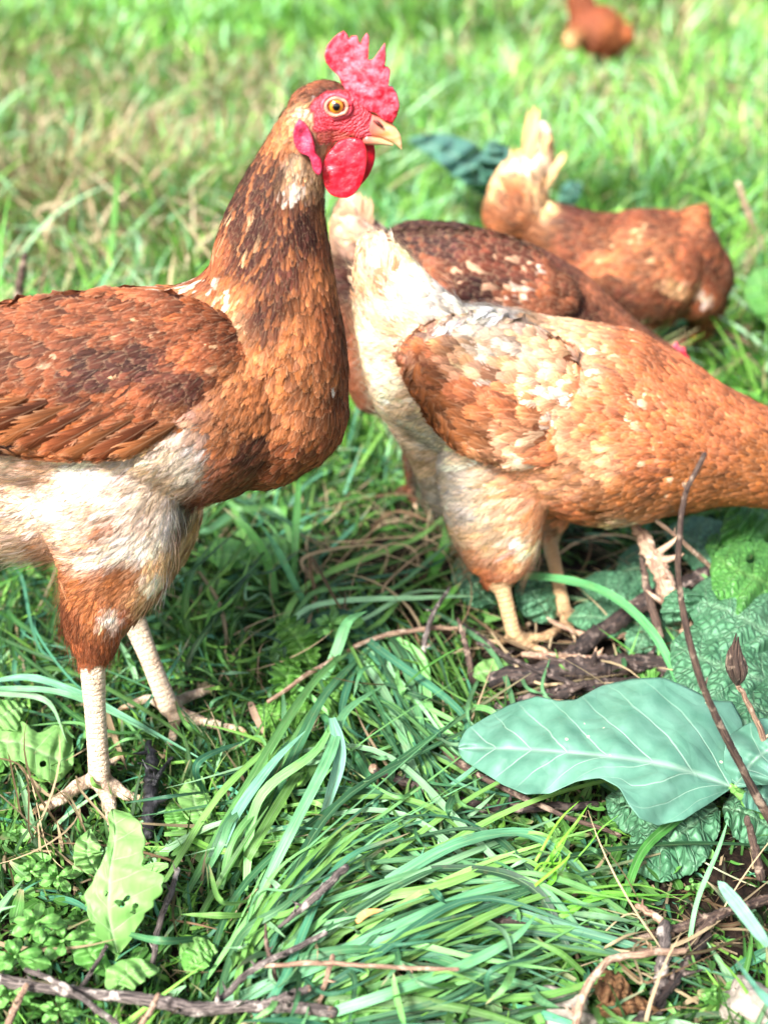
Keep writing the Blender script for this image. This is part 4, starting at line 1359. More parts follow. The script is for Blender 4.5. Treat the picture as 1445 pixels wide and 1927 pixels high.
    wctrl = [
        (480, 640, 150, 36, 18, BR, .5, 1.0), (440, 620, 160, 38, 19, BR, .5, 1.0), (460, 700, 145, 38, 19, OR, .5, 1.0), (400, 660, 155, 42, 20, BR, .4, 1.0), (340, 600, 162, 46, 22, BR, .4, 1.0),
        (380, 720, 148, 44, 22, DK, .4, 1.0), (430, 760, 145, 44, 20, BR, .5, 1.1), (300, 670, 155, 50, 24, DK, .4, 1.1), (250, 600, 162, 52, 24, BR, .4, 1.0), (150, 600, 165, 56, 26, BR, .4, 1.0), (50, 620, 168, 60, 28, BR, .4, 1.1),
        (350, 800, 150, 56, 24, OR, .4, 1.2), (280, 760, 150, 60, 27, BR, .4, 1.3), (200, 690, 158, 62, 28, DK, .4, 1.2), (120, 690, 158, 66, 30, BR, .4, 1.4), (40, 690, 160, 66, 30, BR, .4, 1.4),
        (300, 840, 155, 62, 24, TAN, .5, 1.3), (220, 820, 150, 74, 30, OR, .4, 1.5), (150, 780, 150, 78, 32, BR, .4, 1.6), (60, 780, 155, 80, 34, OR, .4, 1.6), (130, 850, 160, 80, 30, OR, .5, 1.5), (20, 850, 165, 86, 32, DK, .4, 1.5),
        (-80, 700, 170, 90, 32, BR, .4, 1.5), (-80, 800, 172, 100, 32, OR, .4, 1.5), (-250, 700, 176, 110, 32, DK, .4, 1.3),
    ]
    wctrl = [(c[0], c[1], c[2], c[3] * 1.15, c[4] * 1.25, *c[5:]) for c in wctrl]
    wfl = [(140, 655, 22, .3, CRM), (10, 790, 24, .3, WHT), (300, 790, 200, .03, TAN)]
    wing_f = plumage('wingf', wing_core, Y0, wctrl, [], [], dens=1.1, flecks=wfl, hug=1.0, vary=.27, blotamt=.65, blot=75)
    wing_z = fluff_hairs('wz', wing_core, Y0, wctrl, [], 5000, 26, rad=.0001, lift=.10)
    n = len(wing_core.vertices)
    attr(wing_core, 'fcol', np.tile(np.array(DK), (n, 1))); attr(wing_core, 'frnd', np.zeros(n), 'FLOAT'); attr(wing_core, 'ffray', np.zeros(n), 'FLOAT')
    attr(wing_core, 'fuv', np.full((n, 3), .3), 'FLOAT_VECTOR')
    wing = join_np('wing', [wing_core, wing_f, wing_z])

    rebase(body, root); b = link('body', body, M['body'], root)
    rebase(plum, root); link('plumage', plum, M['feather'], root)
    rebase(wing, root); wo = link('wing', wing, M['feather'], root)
    ff = [((330, 800), (205, 868)), ((295, 792), (160, 872)), ((255, 785), (112, 868)), ((215, 778), (70, 858)), ((170, 772), (25, 848)), ((130, 765), (-20, 836)), ((90, 758), (-65, 824)), ((50, 750), (-120, 808)), ((0, 742), (-190, 790)), ((-60, 735), (-270, 770))]
    for k, (a, b_) in enumerate(ff):
        fe = single_feathers('flight_feather', [hp(*a, -.071, Y0)], [hp(*b_, -.0745 + .0006 * (k % 2), Y0)], [54 / 3400], [np.array([OR, BR, OR, BR, BR][k % 5]) * [.9, 1.0, .75, 1.1][k % 4]], [[.55, -.15, .9]], [.7], root, bow=.02)
        fe.parent = wo; fe.matrix_parent_inverse = Matrix()
    far_wing(wing, root, Y0)

    # tail, mostly outside the frame
    tail_fan(root, Y0, (-330, 640), [(-560, 420), (-600, 480), (-620, 550), (-540, 380), (-500, 350), (-620, 610)], 34, BR)

    # comb
    cz = lambda L: [(500 + x / 4.817, 30 + y / 4.817) for x, y in L]
    outline = cz([(700, 640), (660, 545), (600, 490), (548, 420), (532, 350), (555, 270), (610, 205), (650, 170), (705, 138), (738, 170), (750, 228), (775, 190), (828, 180), (842, 230), (862, 275), (878, 205), (915, 150), (938, 180),
                  (932, 290), (925, 402), (975, 390), (1030, 310), (1082, 238), (1090, 350), (1072, 475), (1105, 455), (1132, 490), (1120, 570), (1108, 640), (1148, 640), (1190, 710), (1215, 810), (1190, 900), (1150, 970), (1080, 945), (1000, 880), (920, 850), (850, 790), (760, 710)])
    cm, V0 = poly_solid(outline, Y0, 0.0, 0.0036, 0.00045, 2, dome=0.4, edge=1, name='comb')
    V = verts(cm).astype(float); q = to_px(V)
    V[:, 1] += 0.0022 * np.sin((q[:, 0] - 610) / 22.0) * np.clip((200 - q[:, 1]) / 80, 0, 1) + 0.0006 * fbm(V, 160, 3)
    base = np.clip((q[:, 1] - 110) / 90, 0, 1)
    V[:, 1] = Y0 + (V[:, 1] - Y0) * (1 + 0.9 * base)
    set_verts(cm, V)
    rebase(cm, root); link('comb', cm, M['comb'], root)
    # wattles
    wz = cz([(650, 1150), (600, 1210), (550, 1270), (515, 1350), (520, 1450), (545, 1550), (600, 1615), (700, 1642), (790, 1615), (850, 1550), (885, 1470), (915, 1330), (912, 1220), (880, 1140), (800, 1110), (720, 1120)])
    w1, _ = poly_solid(wz, Y0, -0.0085, 0.0032, 0.0006, 4, dome=0.8, tilt=0.10, name='wattle')
    V = verts(w1).astype(float); V[:, 1] += 0.0009 * fbm(V, 110, 3); set_verts(w1, V)
    rebase(w1, root); link('wattle', w1, M['wattle'], root)
    wz2 = [(686, 262), (700, 264), (706, 285), (702, 312), (690, 336), (675, 350), (655, 345), (650, 300), (665, 270)]
    w2, _ = poly_solid(wz2, Y0, 0.0085, 0.0032, 0.0007, 4, dome=0.6, tilt=-0.1, name='wattle')
    rebase(w2, root); link('wattle', w2, M['wattle'], root)
    # ear lobes
    lz = cz([(300, 935), (262, 1000), (250, 1080), (268, 1170), (320, 1240), (400, 1275), (432, 1390), (480, 1438), (512, 1390), (500, 1300), (452, 1240), (440, 1150), (400, 1040), (360, 975)])
    for sgn in (-1, 1):
        l1, _ = poly_solid(lz, Y0, sgn * 0.0170, 0.0046, 0.0006, 3, dome=0.2, name='earlobe', tilt=-sgn * 0.02)
        V = verts(l1).astype(float); q = to_px(V)
        # hollow in the lobe
        d = np.hypot(q[:, 0] - 570, (q[:, 1] - 256) * 0.7)
        V[:, 1] += -sgn * 0.0028 * np.exp(-(d / 9.0) ** 2)
        set_verts(l1, V)
        rebase(l1, root); link('earlobe', l1, M['lobe'], root)
    # beak
    def beak_attr(me):
        V = verts(me).astype(float); q = to_px(V)
        attr(me, 'bk', np.clip((q[:, 0] - 700) / 34 + (q[:, 1] - 245) / 60, 0, 1), 'FLOAT')
    up = tube([hp(698, 236, 0, Y0), hp(722, 243, 0, Y0), hp(742, 258, 0, Y0), hp(751, 271, 0, Y0), hp(755, 280, 0, Y0)], [v / 3300 for v in (23, 19, 12.5, 6.0, 1.4)], S=20, side=(0, 1, 0), flat=[.62, .60, .6, .7, .9], n=24)
    lo = tube([hp(692, 262, 0, Y0), hp(714, 265, 0, Y0), hp(738, 272, 0, Y0)], [v / 3300 for v in (11, 8, 2)], S=16, side=(0, 1, 0), flat=[1.1, 1.0, 1.0], n=14)
    V, F = up; V = np.array(V)
    q = to_px(V)
    # the gape: cut the lower edge of the upper bill to a gentle curve
    lim = np.interp(q[:, 0], [675, 700, 725, 742, 756], [252, 257, 262, 270, 282])
    over = np.clip(q[:, 1] - lim, 0, None) / 3300
    V[:, 2] += over * 0.85
    bk = mesh_np('upper_beak', V, F); beak_attr(bk); rebase(bk, root); ub = link('upper_beak', bk, M['beak'], root)
    bl = mesh_np('lower_beak', *lo); beak_attr(bl); rebase(bl, root); link('lower_beak', bl, M['beak'], root)
    for sgn in (-1, 1):
        ns = mesh_np('nostril', *tube([hp(704, 228, sgn * .0042, Y0), hp(711, 231, sgn * .0050, Y0), hp(719, 238, sgn * .0048, Y0)], [.0006, .0011, .0007], S=8, side=(0, 1, 0), flat=1.0))
        rebase(ns, root); nso = link('nostril', ns, M['nostril'], root)
    # eyes
    for sgn in (-1, 1):
        c = hp(632, 199, sgn * 0.0062, Y0)
        R = 0.0054
        bm = bmesh.new(); bmesh.ops.create_uvsphere(bm, u_segments=40, v_segments=28, radius=R)
        me = bpy.data.meshes.new('eye'); bm.to_mesh(me); bm.free()
        V = verts(me).astype(float)
        ax = np.array([0.10, sgn * 1.0, 0.04]); ax /= np.linalg.norm(ax)
        al = V @ ax
        rad = np.linalg.norm(V - al[:, None] * ax, axis=1) / (R * 0.80)
        iris = np.where(al > 0, rad, 1.2)
        V += np.array([list(c)])
        set_verts(me, V); attr(me, 'iris', iris.clip(0, 1), 'FLOAT')
        me.polygons.foreach_set('use_smooth', np.ones(len(me.polygons), bool))
        rebase(me, root); e = link('eye', me, M['eye'], root)
        # lids: two rings round the eye
        rings = []
        for rr, tr, dy in ((0.0050, 0.0010, 0.0033), (0.0068, 0.0011, 0.0018)):
            pts = []
            for a in np.linspace(0, 2 * math.pi, 33):
                sq = 0.90 if math.sin(a) > 0 else 0.96
                pts.append(c + Vector((rr * math.cos(a) * 1.10 + (0.0010 if math.cos(a) > .6 else 0), sgn * (dy - 0.0005 * math.cos(a)), rr * math.sin(a) * sq)))
            rings.append(tube(pts, [tr * (1 + .10 * math.sin(i * .9)) for i in range(33)], S=10, n=66, caps=False))
        me = mesh_np('eyelid', *rings[0]); rebase(me, root); link('eyelid', me, M['lid'], root)
        me = mesh_np('eyelid_fold', *rings[1]); rebase(me, root); link('eyelid_fold', me, M['comb'], root)
    for cl in c1 + c2:
        me = mesh_np('claw', *cl); rebase(me, root); link('claw', me, M['claw'], root)
    return root


def single_feathers(name, roots, tips, widths, cols, side_v, frays, root, bow=0.0, mat='feather'):
    """a few large feathers given by root and tip points"""
    n = len(roots); K = 14
    A = np.array([list(p) for p in roots]); B = np.array([list(p) for p in tips])
    t = np.linspace(0, 1, K + 1)
    d = B - A; L = np.linalg.norm(d, axis=1)
    side = np.array(side_v, float)
    side = side - d * (np.sum(side * d, 1) / L ** 2)[:, None]
    side /= np.linalg.norm(side, axis=1)[:, None]
    nr = np.cross(side, d / L[:, None])
    cen = A[:, None] + d[:, None] * t[None, :, None] + nr[:, None] * (bow * L[:, None] * (4 * t * (1 - t)))[:, :, None]
    prof = np.interp(t, [0, .1, .4, .75, .9, 1], [.3, .6, .95, 1, .8, .25])
    cols_ = np.array([-1, -.5, 0, .5, 1.])
    V = cen[:, :, None] + side[:, None, None] * (0.5 * np.array(widths)[:, None, None] * prof[None, :, None] * cols_[None, None])[..., None] - nr[:, None, None] * (0.12 * np.array(widths)[:, None, None, None] * (cols_ ** 2)[None, None, :, None])
    c = 5
    q = np.array([[k * c + j, k * c + j + 1, (k + 1) * c + j + 1, (k + 1) * c + j] for k in range(K) for j in range(c - 1)])
    F = ((np.arange(n) * (K + 1) * c)[:, None, None] + q[None]).reshape(-1, 4)
    me = mesh_np(name, V.reshape(-1, 3), F)
    uv = np.zeros((n, K + 1, c, 3)); uv[..., 0] = cols_; uv[..., 1] = t[None, :, None]
    attr(me, 'fuv', uv.reshape(-1, 3), 'FLOAT_VECTOR')
    rep = (K + 1) * c
    attr(me, 'fcol', np.repeat(np.array(cols), rep, 0)); attr(me, 'frnd', np.repeat(RNG.random(n), rep), 'FLOAT'); attr(me, 'ffray', np.repeat(np.array(frays, float), rep), 'FLOAT')
    rebase(me, root)
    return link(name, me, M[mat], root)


def tail_fan(root, Y0, base, tips, wpx, c, fray=.3, per=2, v=0.012, name='tail'):
    R, T, W, C, S = [], [], [], [], []
    for i, (x, y) in enumerate(tips):
        for s in range(per):
            vv = (s - (per - 1) / 2) * v * 2 + RNG.normal(0, .002)
            a = hp(base[0] + RNG.normal(0, 8), base[1] + RNG.normal(0, 8), vv * .5, Y0)
            b = hp(x + RNG.normal(0, 8), y + RNG.normal(0, 8), vv, Y0)
            R.append(a); T.append(b); W.append(wpx / pxm(a) * RNG.uniform(.85, 1.15)); C.append(np.array(c) * RNG.uniform(.75, 1.2))
            S.append([0.75, 0.3 * (1 if vv > 0 else -1), 0.6])
    return single_feathers(name, R, T, W, C, S, [fray] * len(R), root, bow=.03)
# ------------------------------------------------------------ the other hens
SG = 'brown hens foraging in the grass'


def simple_head(root, Y0, head, beak_tip, rpx, comb_pts, skin=True):
    """comb, beak and eyes for a hen whose head is small, hidden or out of frame"""
    hx, hy = head
    s = pxm(hp(hx, hy, 0, Y0))
    if comb_pts:
        cm, _ = poly_solid(comb_pts, Y0, 0, 0.004, 0.0009, 2, edge=1, name='comb')
        rebase(cm, root); link('comb', cm, M['comb'], root)
    dx, dy = beak_tip[0] - hx, beak_tip[1] - hy
    L = math.hypot(dx, dy); ux, uy = dx / L, dy / L
    p0 = (hx + ux * rpx * .6, hy + uy * rpx * .6)
    me = mesh_np('beak', *tube([hp(*p0, 0, Y0), hp((p0[0] + beak_tip[0]) / 2, (p0[1] + beak_tip[1]) / 2, 0, Y0), hp(*beak_tip, 0, Y0)], [rpx * .45 / s, rpx * .3 / s, rpx * .06 / s], S=14, side=(0, 1, 0), flat=.7))
    attr(me, 'bk', np.ones(len(me.vertices)), 'FLOAT')
    rebase(me, root); link('beak', me, M['beak'], root)
    for sgn in (-1, 1):
        c = hp(hx, hy, sgn * rpx * .62 / s, Y0)
        bm = bmesh.new(); bmesh.ops.create_uvsphere(bm, u_segments=16, v_segments=12, radius=0.005)
        me = bpy.data.meshes.new('eye'); bm.to_mesh(me); bm.free()
        V = verts(me).astype(float)
        iris = np.where(V[:, 1] * sgn > 0, np.hypot(V[:, 0], V[:, 2]) / .0042, 1.2)
        V += np.array(list(c)); set_verts(me, V); attr(me, 'iris', iris.clip(0, 1), 'FLOAT')
        rebase(me, root); link('eye', me, M['eye'], root)


def make_hen(Y0, rootpx, label, chains, ctrl, patches, flecks, wch, wctrl, legs, voxel, masks=(), fluff=0, fl_len=40, fl_keep=None, dens=1.0, tail=None, head=None, wfl=(), legcol=(0.62, 0.40, 0.20), ground_top=None, vary=.28, blotamt=.35, face=None, blot=60):
    root = empty('hen', gp(*rootpx), label, 'hen', SG)
    parts = [chain_part(c, Y0, 24) for c in chains]
    segs, claws = [], []
    for v, top, ankle, rt, ra, toes, rto in legs:
        T = hp(*top, v, Y0); A = gp(*ankle, 0.014)
        s = pxm(T)
        parts.append(tube([T, T.lerp(A, .5), A], [rt / s, (rt + ra) / 2 / s * .9, ra / s], S=14, n=16))
        p, c = foot_parts(A, toes, ra / s * .8)
        parts += p; claws += c
        segs.append((T.lerp(A, .12), A, .0105))
        for pts, r in toes:
            pts = [ankle] + pts
            for a, b in zip(pts[:-1], pts[1:]): segs.append((gp(*a, .006), gp(*b, .006), .010))
    body = fuse(parts, voxel, 3, 'body')
    sk = [(face, (0.62, 0.03, 0.05), 1.0)] if face else []
    body_attrs(body, Y0, ctrl, patches, sk, 0, legcol, segs)
    meshes = [plumage('plumage', body, Y0, ctrl, patches, list(masks) + ([face] if face else []), dens=dens, flecks=flecks, vary=vary, blotamt=blotamt, blot=blot)]
    if fluff:
        meshes.append(fluff_hairs('fl', body, Y0, ctrl, patches, fluff, fl_len, keep=fl_keep, masks=masks))
    plum = join_np('plumage', meshes) if len(meshes) > 1 else meshes[0]
    rebase(body, root); link('body', body, M['body'], root)
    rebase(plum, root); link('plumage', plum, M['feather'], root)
    if wch:
        core = fuse([chain_part(wch, Y0)], voxel * 1.2, 2, 'wing')
        lean_wing(core, .52, .26)
        wf = plumage('wf', core, Y0, wctrl, patches, [], dens=dens * .6, flecks=wfl, vary=vary + .1, blotamt=blotamt, blot=blot)
        if fluff: wz = fluff_hairs('wz', core, Y0, wctrl, patches, 2500, 26, rad=.0001, lift=.1)
        n = len(core.vertices)
        attr(core, 'fcol', np.tile(np.array(wctrl[0][5]) * .5, (n, 1))); attr(core, 'frnd', np.zeros(n), 'FLOAT'); attr(core, 'ffray', np.zeros(n), 'FLOAT'); attr(core, 'fuv', np.full((n, 3), .3), 'FLOAT_VECTOR')
        wing = join_np('wing', [core, wf] + ([wz] if fluff else []))
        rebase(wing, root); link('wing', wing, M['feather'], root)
        far_wing(wing, root, Y0)
    if tail: tail_fan(root, Y0, *tail)
    if head: simple_head(root, Y0, *head)
    for c in claws:
        me = mesh_np('claw', *c); rebase(me, root); link('claw', me, M['claw'], root)
    return root


def hen_cream():
    Y0 = 0.92
    chains = [
        [(722, 560, 50, .8, 0), (745, 620, 74, .9, 0), (796, 690, 114, 1.0, 0), (870, 718, 142, 1.05, 0), (960, 745, 158, 1.05, 0), (1060, 780, 180, 1.0, 0), (1150, 808, 188, .95, 0), (1225, 822, 165, .92, 0), (1300, 838, 135, .9, 0), (1380, 852, 105, .88, 0), (1470, 880, 84, .85, 0), (1545, 935, 62, .8, 0), (1590, 1000, 46, .75, 0), (1610, 1060, 36, .7, 0)],
        [(700, 465, 26, .6, 0), (712, 510, 46, .65, 0), (728, 555, 62, .75, 0), (742, 615, 70, .9, 0)],
        [(716, 462, 22, .6, 0), (742, 515, 44, .65, 0), (778, 572, 58, .75, 0), (820, 630, 76, .85, 0)],
        [(760, 730, 62, .9, 0), (822, 822, 64, .95, 0), (864, 905, 70, .95, 0)],
        [(1195, 885, 104, .85, -.020), (1150, 900, 98, .85, -.012)],
        [(930, 880, 105, .6, -.040), (932, 960, 96, .55, -.044), (938, 1025, 76, .6, -.044), (938, 1068, 52, .75, -.044), (936, 1084, 32, .9, -.044)],
        [(1010, 900, 90, .6, .035), (1025, 970, 50, .7, .04), (1030, 1010, 26, .9, .04)],
    ]
    A = (0.46, 0.138, 0.052); B = (0.63, 0.285, 0.140); C = (0.84, 0.58, 0.36); W = (0.90, 0.79, 0.65); D = (0.32, 0.105, 0.032)
    ctrl = [
        (705, 440, 265, 46, 20, C, .8, 1.5), (690, 520, 255, 50, 24, C, .85, 2), (740, 500, 245, 50, 24, C, .85, 2), (790, 545, 225, 46, 26, C, .85, 1.6), (700, 600, 225, 50, 26, C, .85, 2.2), (760, 600, 220, 50, 26, C, .85, 2), (725, 560, 240, 46, 24, B, .85, 2),
        (720, 680, 180, 50, 26, C, .9, 2.2), (760, 750, 160, 52, 26, C, .95, 2.2), (810, 860, 150, 52, 24, C, .95, 2.2), (850, 560, 205, 50, 28, W, .5, 1.6), (900, 590, 200, 50, 28, W, .5, 1.5), (960, 600, 195, 46, 28, W, .4, 1.4),
        (1020, 600, 190, 46, 28, B, .4, 1.4), (1080, 610, 195, 42, 26, B, .4, 1.3), (1150, 620, 200, 40, 22, B, .4, 1.3), (1220, 650, 208, 38, 18, A, .35, 1.2), (1300, 700, 212, 36, 16, A, .35, 1.1), (1380, 750, 208, 34, 15, A, .35, 1.0), (1440, 770, 205, 34, 15, A, .35, 1.0),
        (1050, 660, 195, 42, 28, B, .4, 1.4), (1130, 690, 200, 42, 26, B, .4, 1.4), (1200, 740, 205, 38, 20, A, .35, 1.2), (1290, 790, 205, 36, 17, A, .35, 1.1), (1380, 830, 200, 34, 15, A, .35, 1.0), (1440, 870, 198, 34, 15, D, .35, 1.0),
        (1170, 800, 185, 40, 24, A, .5, 1.4), (1240, 860, 185, 40, 22, A, .5, 1.4), (1320, 910, 190, 36, 18, D, .4, 1.1), (1400, 930, 192, 34, 16, D, .4, 1.0), (1150, 870, 165, 42, 26, B, .5, 1.4), (1210, 930, 160, 42, 28, D, .4, 1.5), (1150, 960, 155, 42, 28, D, .4, 1.5),
        (1100, 980, 150, 40, 26, A, .5, 1.5), (1180, 1000, 170, 36, 24, C, .7, 1.5), (1080, 900, 155, 44, 26, B, .6, 1.5), (1000, 900, 165, 50, 26, B, .8, 1.8), (1020, 960, 140, 46, 24, B, .8, 1.8),
        (900, 880, 170, 54, 26, C, .9, 2), (860, 930, 165, 54, 26, W, .9, 2), (840, 840, 165, 50, 26, W, .9, 2), (900, 900, 165, 50, 26, W, .9, 2), (930, 940, 150, 54, 26, C, .9, 2), (880, 1000, 160, 48, 24, C, .9, 2), (950, 1010, 150, 46, 24, C, .9, 2), (900, 1050, 145, 40, 20, B, .9, 1.6), (970, 1045, 150, 40, 20, B, .9, 1.6), (1000, 1000, 160, 44, 22, C, .9, 1.6),
        (930, 1080, 130, 26, 14, A, .9, 1.2), (1560, 960, 230, 26, 14, A, .4, .8),
    ]
    ctrl = [(c[0], c[1], c[2], c[3] * 1.12, c[4] * (1.3 if c[0] < 1200 else 1.12), *c[5:]) for c in ctrl]
    patches = [(950, 612, 60, .8, W), (1030, 625, 44, .5, C), (1090, 660, 50, .4, C), (920, 640, 46, .6, C), (1010, 700, 44, .5, C), (905, 700, 36, .5, C), (880, 575, 60, .8, W), (800, 560, 50, .7, W), (700, 450, 30, .5, W), (905, 960, 26, .7, W), (860, 890, 30, .6, W), (990, 1010, 18, .8, W), (1215, 995, 20, .9, W), (740, 700, 40, .3, W)]
    flecks = [(1060, 680, 90, .05, W), (1150, 640, 80, .05, C), (960, 620, 70, .25, W), (1200, 820, 90, .04, C), (1250, 930, 80, .04, C)]
    wch = [(1122, 760, 54, .22, -.050), (1075, 772, 94, .18, -.057), (1000, 758, 122, .17, -.062), (920, 735, 126, .16, -.062), (850, 706, 100, .16, -.056), (795, 682, 60, .2, -.047), (765, 668, 28, .3, -.042)]
    wctrl = [
        (1120, 740, 190, 36, 22, A, .5, 1.4), (1060, 700, 200, 40, 26, B, .5, 1.6), (1060, 770, 188, 40, 26, B, .5, 1.6), (1110, 820, 170, 36, 22, D, .5, 1.4), (1000, 700, 200, 44, 28, B, .5, 1.8), (940, 680, 205, 48, 28, B, .6, 2), (880, 670, 208, 50, 28, B, .6, 2),
        (820, 680, 210, 50, 26, A, .6, 2), (980, 760, 190, 48, 30, A, .5, 2), (900, 740, 198, 54, 30, A, .5, 2), (840, 730, 208, 56, 28, D, .5, 1.8), (1040, 840, 172, 50, 26, A, .5, 1.6), (980, 860, 180, 56, 28, B, .6, 1.8), (920, 830, 195, 62, 28, D, .5, 1.8), (870, 790, 205, 64, 28, D, .5, 1.6),
        (1000, 880, 185, 54, 24, C, .7, 1.6),
    ]
    wctrl = [(c[0], c[1], c[2], c[3] * 1.2, c[4] * 1.45, *c[5:]) for c in wctrl]
    wfl = [(1060, 765, 42, .6, W), (930, 735, 36, .3, W), (960, 690, 50, .2, W), (1000, 850, 60, .15, C)]
    legs = [(-.044, (936, 1070), (966, 1192), 20, 15, [([(992, 1200), (1030, 1196), (1068, 1168)], 12), ([(985, 1212), (1012, 1222)], 11), ([(950, 1205), (930, 1208)], 9), ([(975, 1185), (990, 1178)], 9)], 10),
            (.04, (1030, 1000), (1062, 1150), 17, 13, [([(1090, 1158), (1120, 1160)], 10), ([(1070, 1172), (1076, 1188)], 10), ([(1045, 1156), (1028, 1160)], 8)], 9)]
    fk = lambda P, px: ((px[:, 0] < 1020) & (px[:, 1] > 560) & (px[:, 1] < 1075)) | (px[:, 0] < 800)
    # comb, face and beak end up outside the frame, pecking
    root = make_hen(Y0, (985, 1175), 'cream and ginger hen bent forward with its head out of the picture', chains, ctrl, patches, flecks, wch, wctrl, legs, 0.0024,
                    masks=[[(860, 1096), (1200, 1030), (1200, 1400), (860, 1400)]], fluff=16000, fl_len=42, fl_keep=fk, dens=1.3, wfl=wfl,
                    head=((1610, 1060), (1640, 1130), 36, [(1640, 1020), (1655, 1000), (1665, 1020), (1680, 1015), (1680, 1040), (1695, 1045), (1685, 1075), (1660, 1095), (1640, 1080), (1625, 1040)]),
                    face=[(1600, 1020), (1700, 1020), (1700, 1150), (1600, 1150), (1590, 1060)], vary=.26, blotamt=.45, blot=50)
    tips = [(676, 580), (664, 545), (664, 510), (676, 474), (692, 446), (706, 424), (718, 432), (736, 460), (762, 500)]
    cols = [C, B, C, C, W, C, W, B, C]
    R_, T_, Wd, Cc, S_ = [], [], [], [], []
    for (x, y), c in zip(tips, cols):
        for s in (-1, 0, 1):
            R_.append(hp(735 + RNG.normal(0, 6), 600, s * .006, Y0)); T_.append(hp(x + RNG.normal(0, 5), y + RNG.normal(0, 6), s * .012, Y0)); Wd.append(RNG.uniform(34, 52) / 2400); Cc.append(c); S_.append([.85, .2 * s, .5])
    single_feathers('tail', R_, T_, Wd, Cc, S_, [1.0] * len(R_), root, bow=.03)
    return root


def hen_dark():
    Y0 = 1.12
    a = (0.038, 0.010, 0.008); b = (0.085, 0.022, 0.012); c = (0.19, 0.058, 0.026); l = (0.62, 0.36, 0.22); W = (.8, .62, .5)
    chains = [
        [(662, 400, 30, .7, 0), (668, 440, 50, .9, 0), (700, 490, 72, 1.0, 0), (780, 520, 105, 1.1, 0), (880, 550, 118, 1.1, 0), (980, 585, 118, 1.05, 0), (1070, 620, 100, 1.0, 0), (1140, 645, 70, .95, 0), (1200, 665, 48, .9, 0), (1250, 680, 32, .85, 0), (1275, 690, 24, .8, 0)],
        [(740, 600, 85, .7, -.03), (745, 680, 62, .6, -.035), (760, 760, 34, .7, -.035), (765, 800, 18, .9, -.035)],
        [(800, 620, 85, .7, .035), (800, 720, 55, .6, .035), (800, 800, 22, .8, .035)],
        [(672, 520, 52, .9, 0), (676, 600, 60, .9, 0), (690, 680, 58, .9, 0), (705, 735, 44, .9, 0)],
    ]
    ctrl = [(640, 380, 280, 40, 20, l, .7, 2), (690, 390, 260, 40, 20, W, .7, 2), (660, 440, 230, 46, 22, l, .7, 2), (730, 410, 205, 46, 24, b, .5, 1.6), (800, 420, 198, 44, 24, a, .3, 1.6), (900, 440, 195, 42, 24, a, .3, 1.6), (1000, 470, 205, 40, 22, b, .3, 1.5), (1080, 500, 215, 36, 18, b, .3, 1.3),
            (1140, 560, 225, 32, 14, c, .3, 1.2), (1190, 610, 225, 28, 12, c, .3, 1.0), (1100, 600, 215, 34, 15, b, .3, 1.2), (960, 560, 195, 44, 24, c, .3, 1.6), (860, 520, 190, 44, 24, a, .3, 1.6), (760, 500, 190, 44, 24, a, .3, 1.6), (680, 520, 190, 44, 24, a, .5, 1.6),
            (680, 620, 150, 44, 22, c, .7, 1.6), (700, 700, 140, 40, 20, c, .8, 1.6), (740, 750, 120, 36, 18, c, .8, 1.4), (1250, 670, 230, 20, 10, c, .3, .8)]
    patches = [(690, 390, 30, .6, W), (640, 410, 30, .5, l)]
    wch = [(1060, 560, 40, .2, -.047), (1010, 560, 74, .18, -.053), (930, 540, 90, .16, -.056), (850, 520, 80, .2, -.06), (770, 495, 56, .2, -.052), (710, 475, 26, .3, -.044)]
    wctrl = [(1060, 560, 200, 36, 20, c, .3, 1.4), (1000, 530, 200, 40, 22, b, .3, 1.6), (940, 500, 198, 44, 22, b, .3, 1.8), (860, 470, 198, 50, 22, a, .3, 1.8), (780, 450, 198, 56, 22, a, .3, 1.8), (1000, 590, 190, 40, 24, c, .3, 1.6), (920, 570, 192, 46, 24, a, .3, 1.8), (840, 530, 195, 54, 24, c, .3, 1.8), (760, 500, 198, 60, 24, a, .3, 1.6)]
    wfl = [(1000, 560, 22, .6, W), (1035, 515, 14, .5, W), (860, 500, 60, .2, c), (960, 520, 80, .08, l)]
    legs = [(-.035, (765, 795), (775, 915), 14, 10, [([(800, 922), (825, 925)], 8), ([(775, 935), (780, 950)], 8), ([(755, 925), (745, 930)], 7)], 7),
            (.035, (800, 790), (815, 880), 14, 10, [([(840, 885), (862, 888)], 8), ([(815, 900), (818, 912)], 8), ([(795, 888), (785, 890)], 7)], 7)]
    return make_hen(Y0, (795, 900), 'dark reddish brown hen standing behind the cream hen, its head hidden low in the grass', chains, ctrl, patches, [(700, 400, 60, .2, W)], wch, wctrl, legs, 0.003, masks=[], dens=.9,
                    tail=((680, 470), [(640, 385), (655, 375), (672, 368), (690, 372), (628, 405)], 26, l, .5), wfl=wfl, vary=.38, blotamt=.5, blot=45,
                    head=((1278, 694), (1290, 740), 22, [(1250, 668), (1250, 654), (1258, 646), (1264, 652), (1272, 642), (1279, 654), (1288, 652), (1290, 666), (1298, 674), (1292, 695), (1280, 690), (1262, 680)]),
                    face=[(1262, 676), (1310, 676), (1310, 740), (1262, 740)])


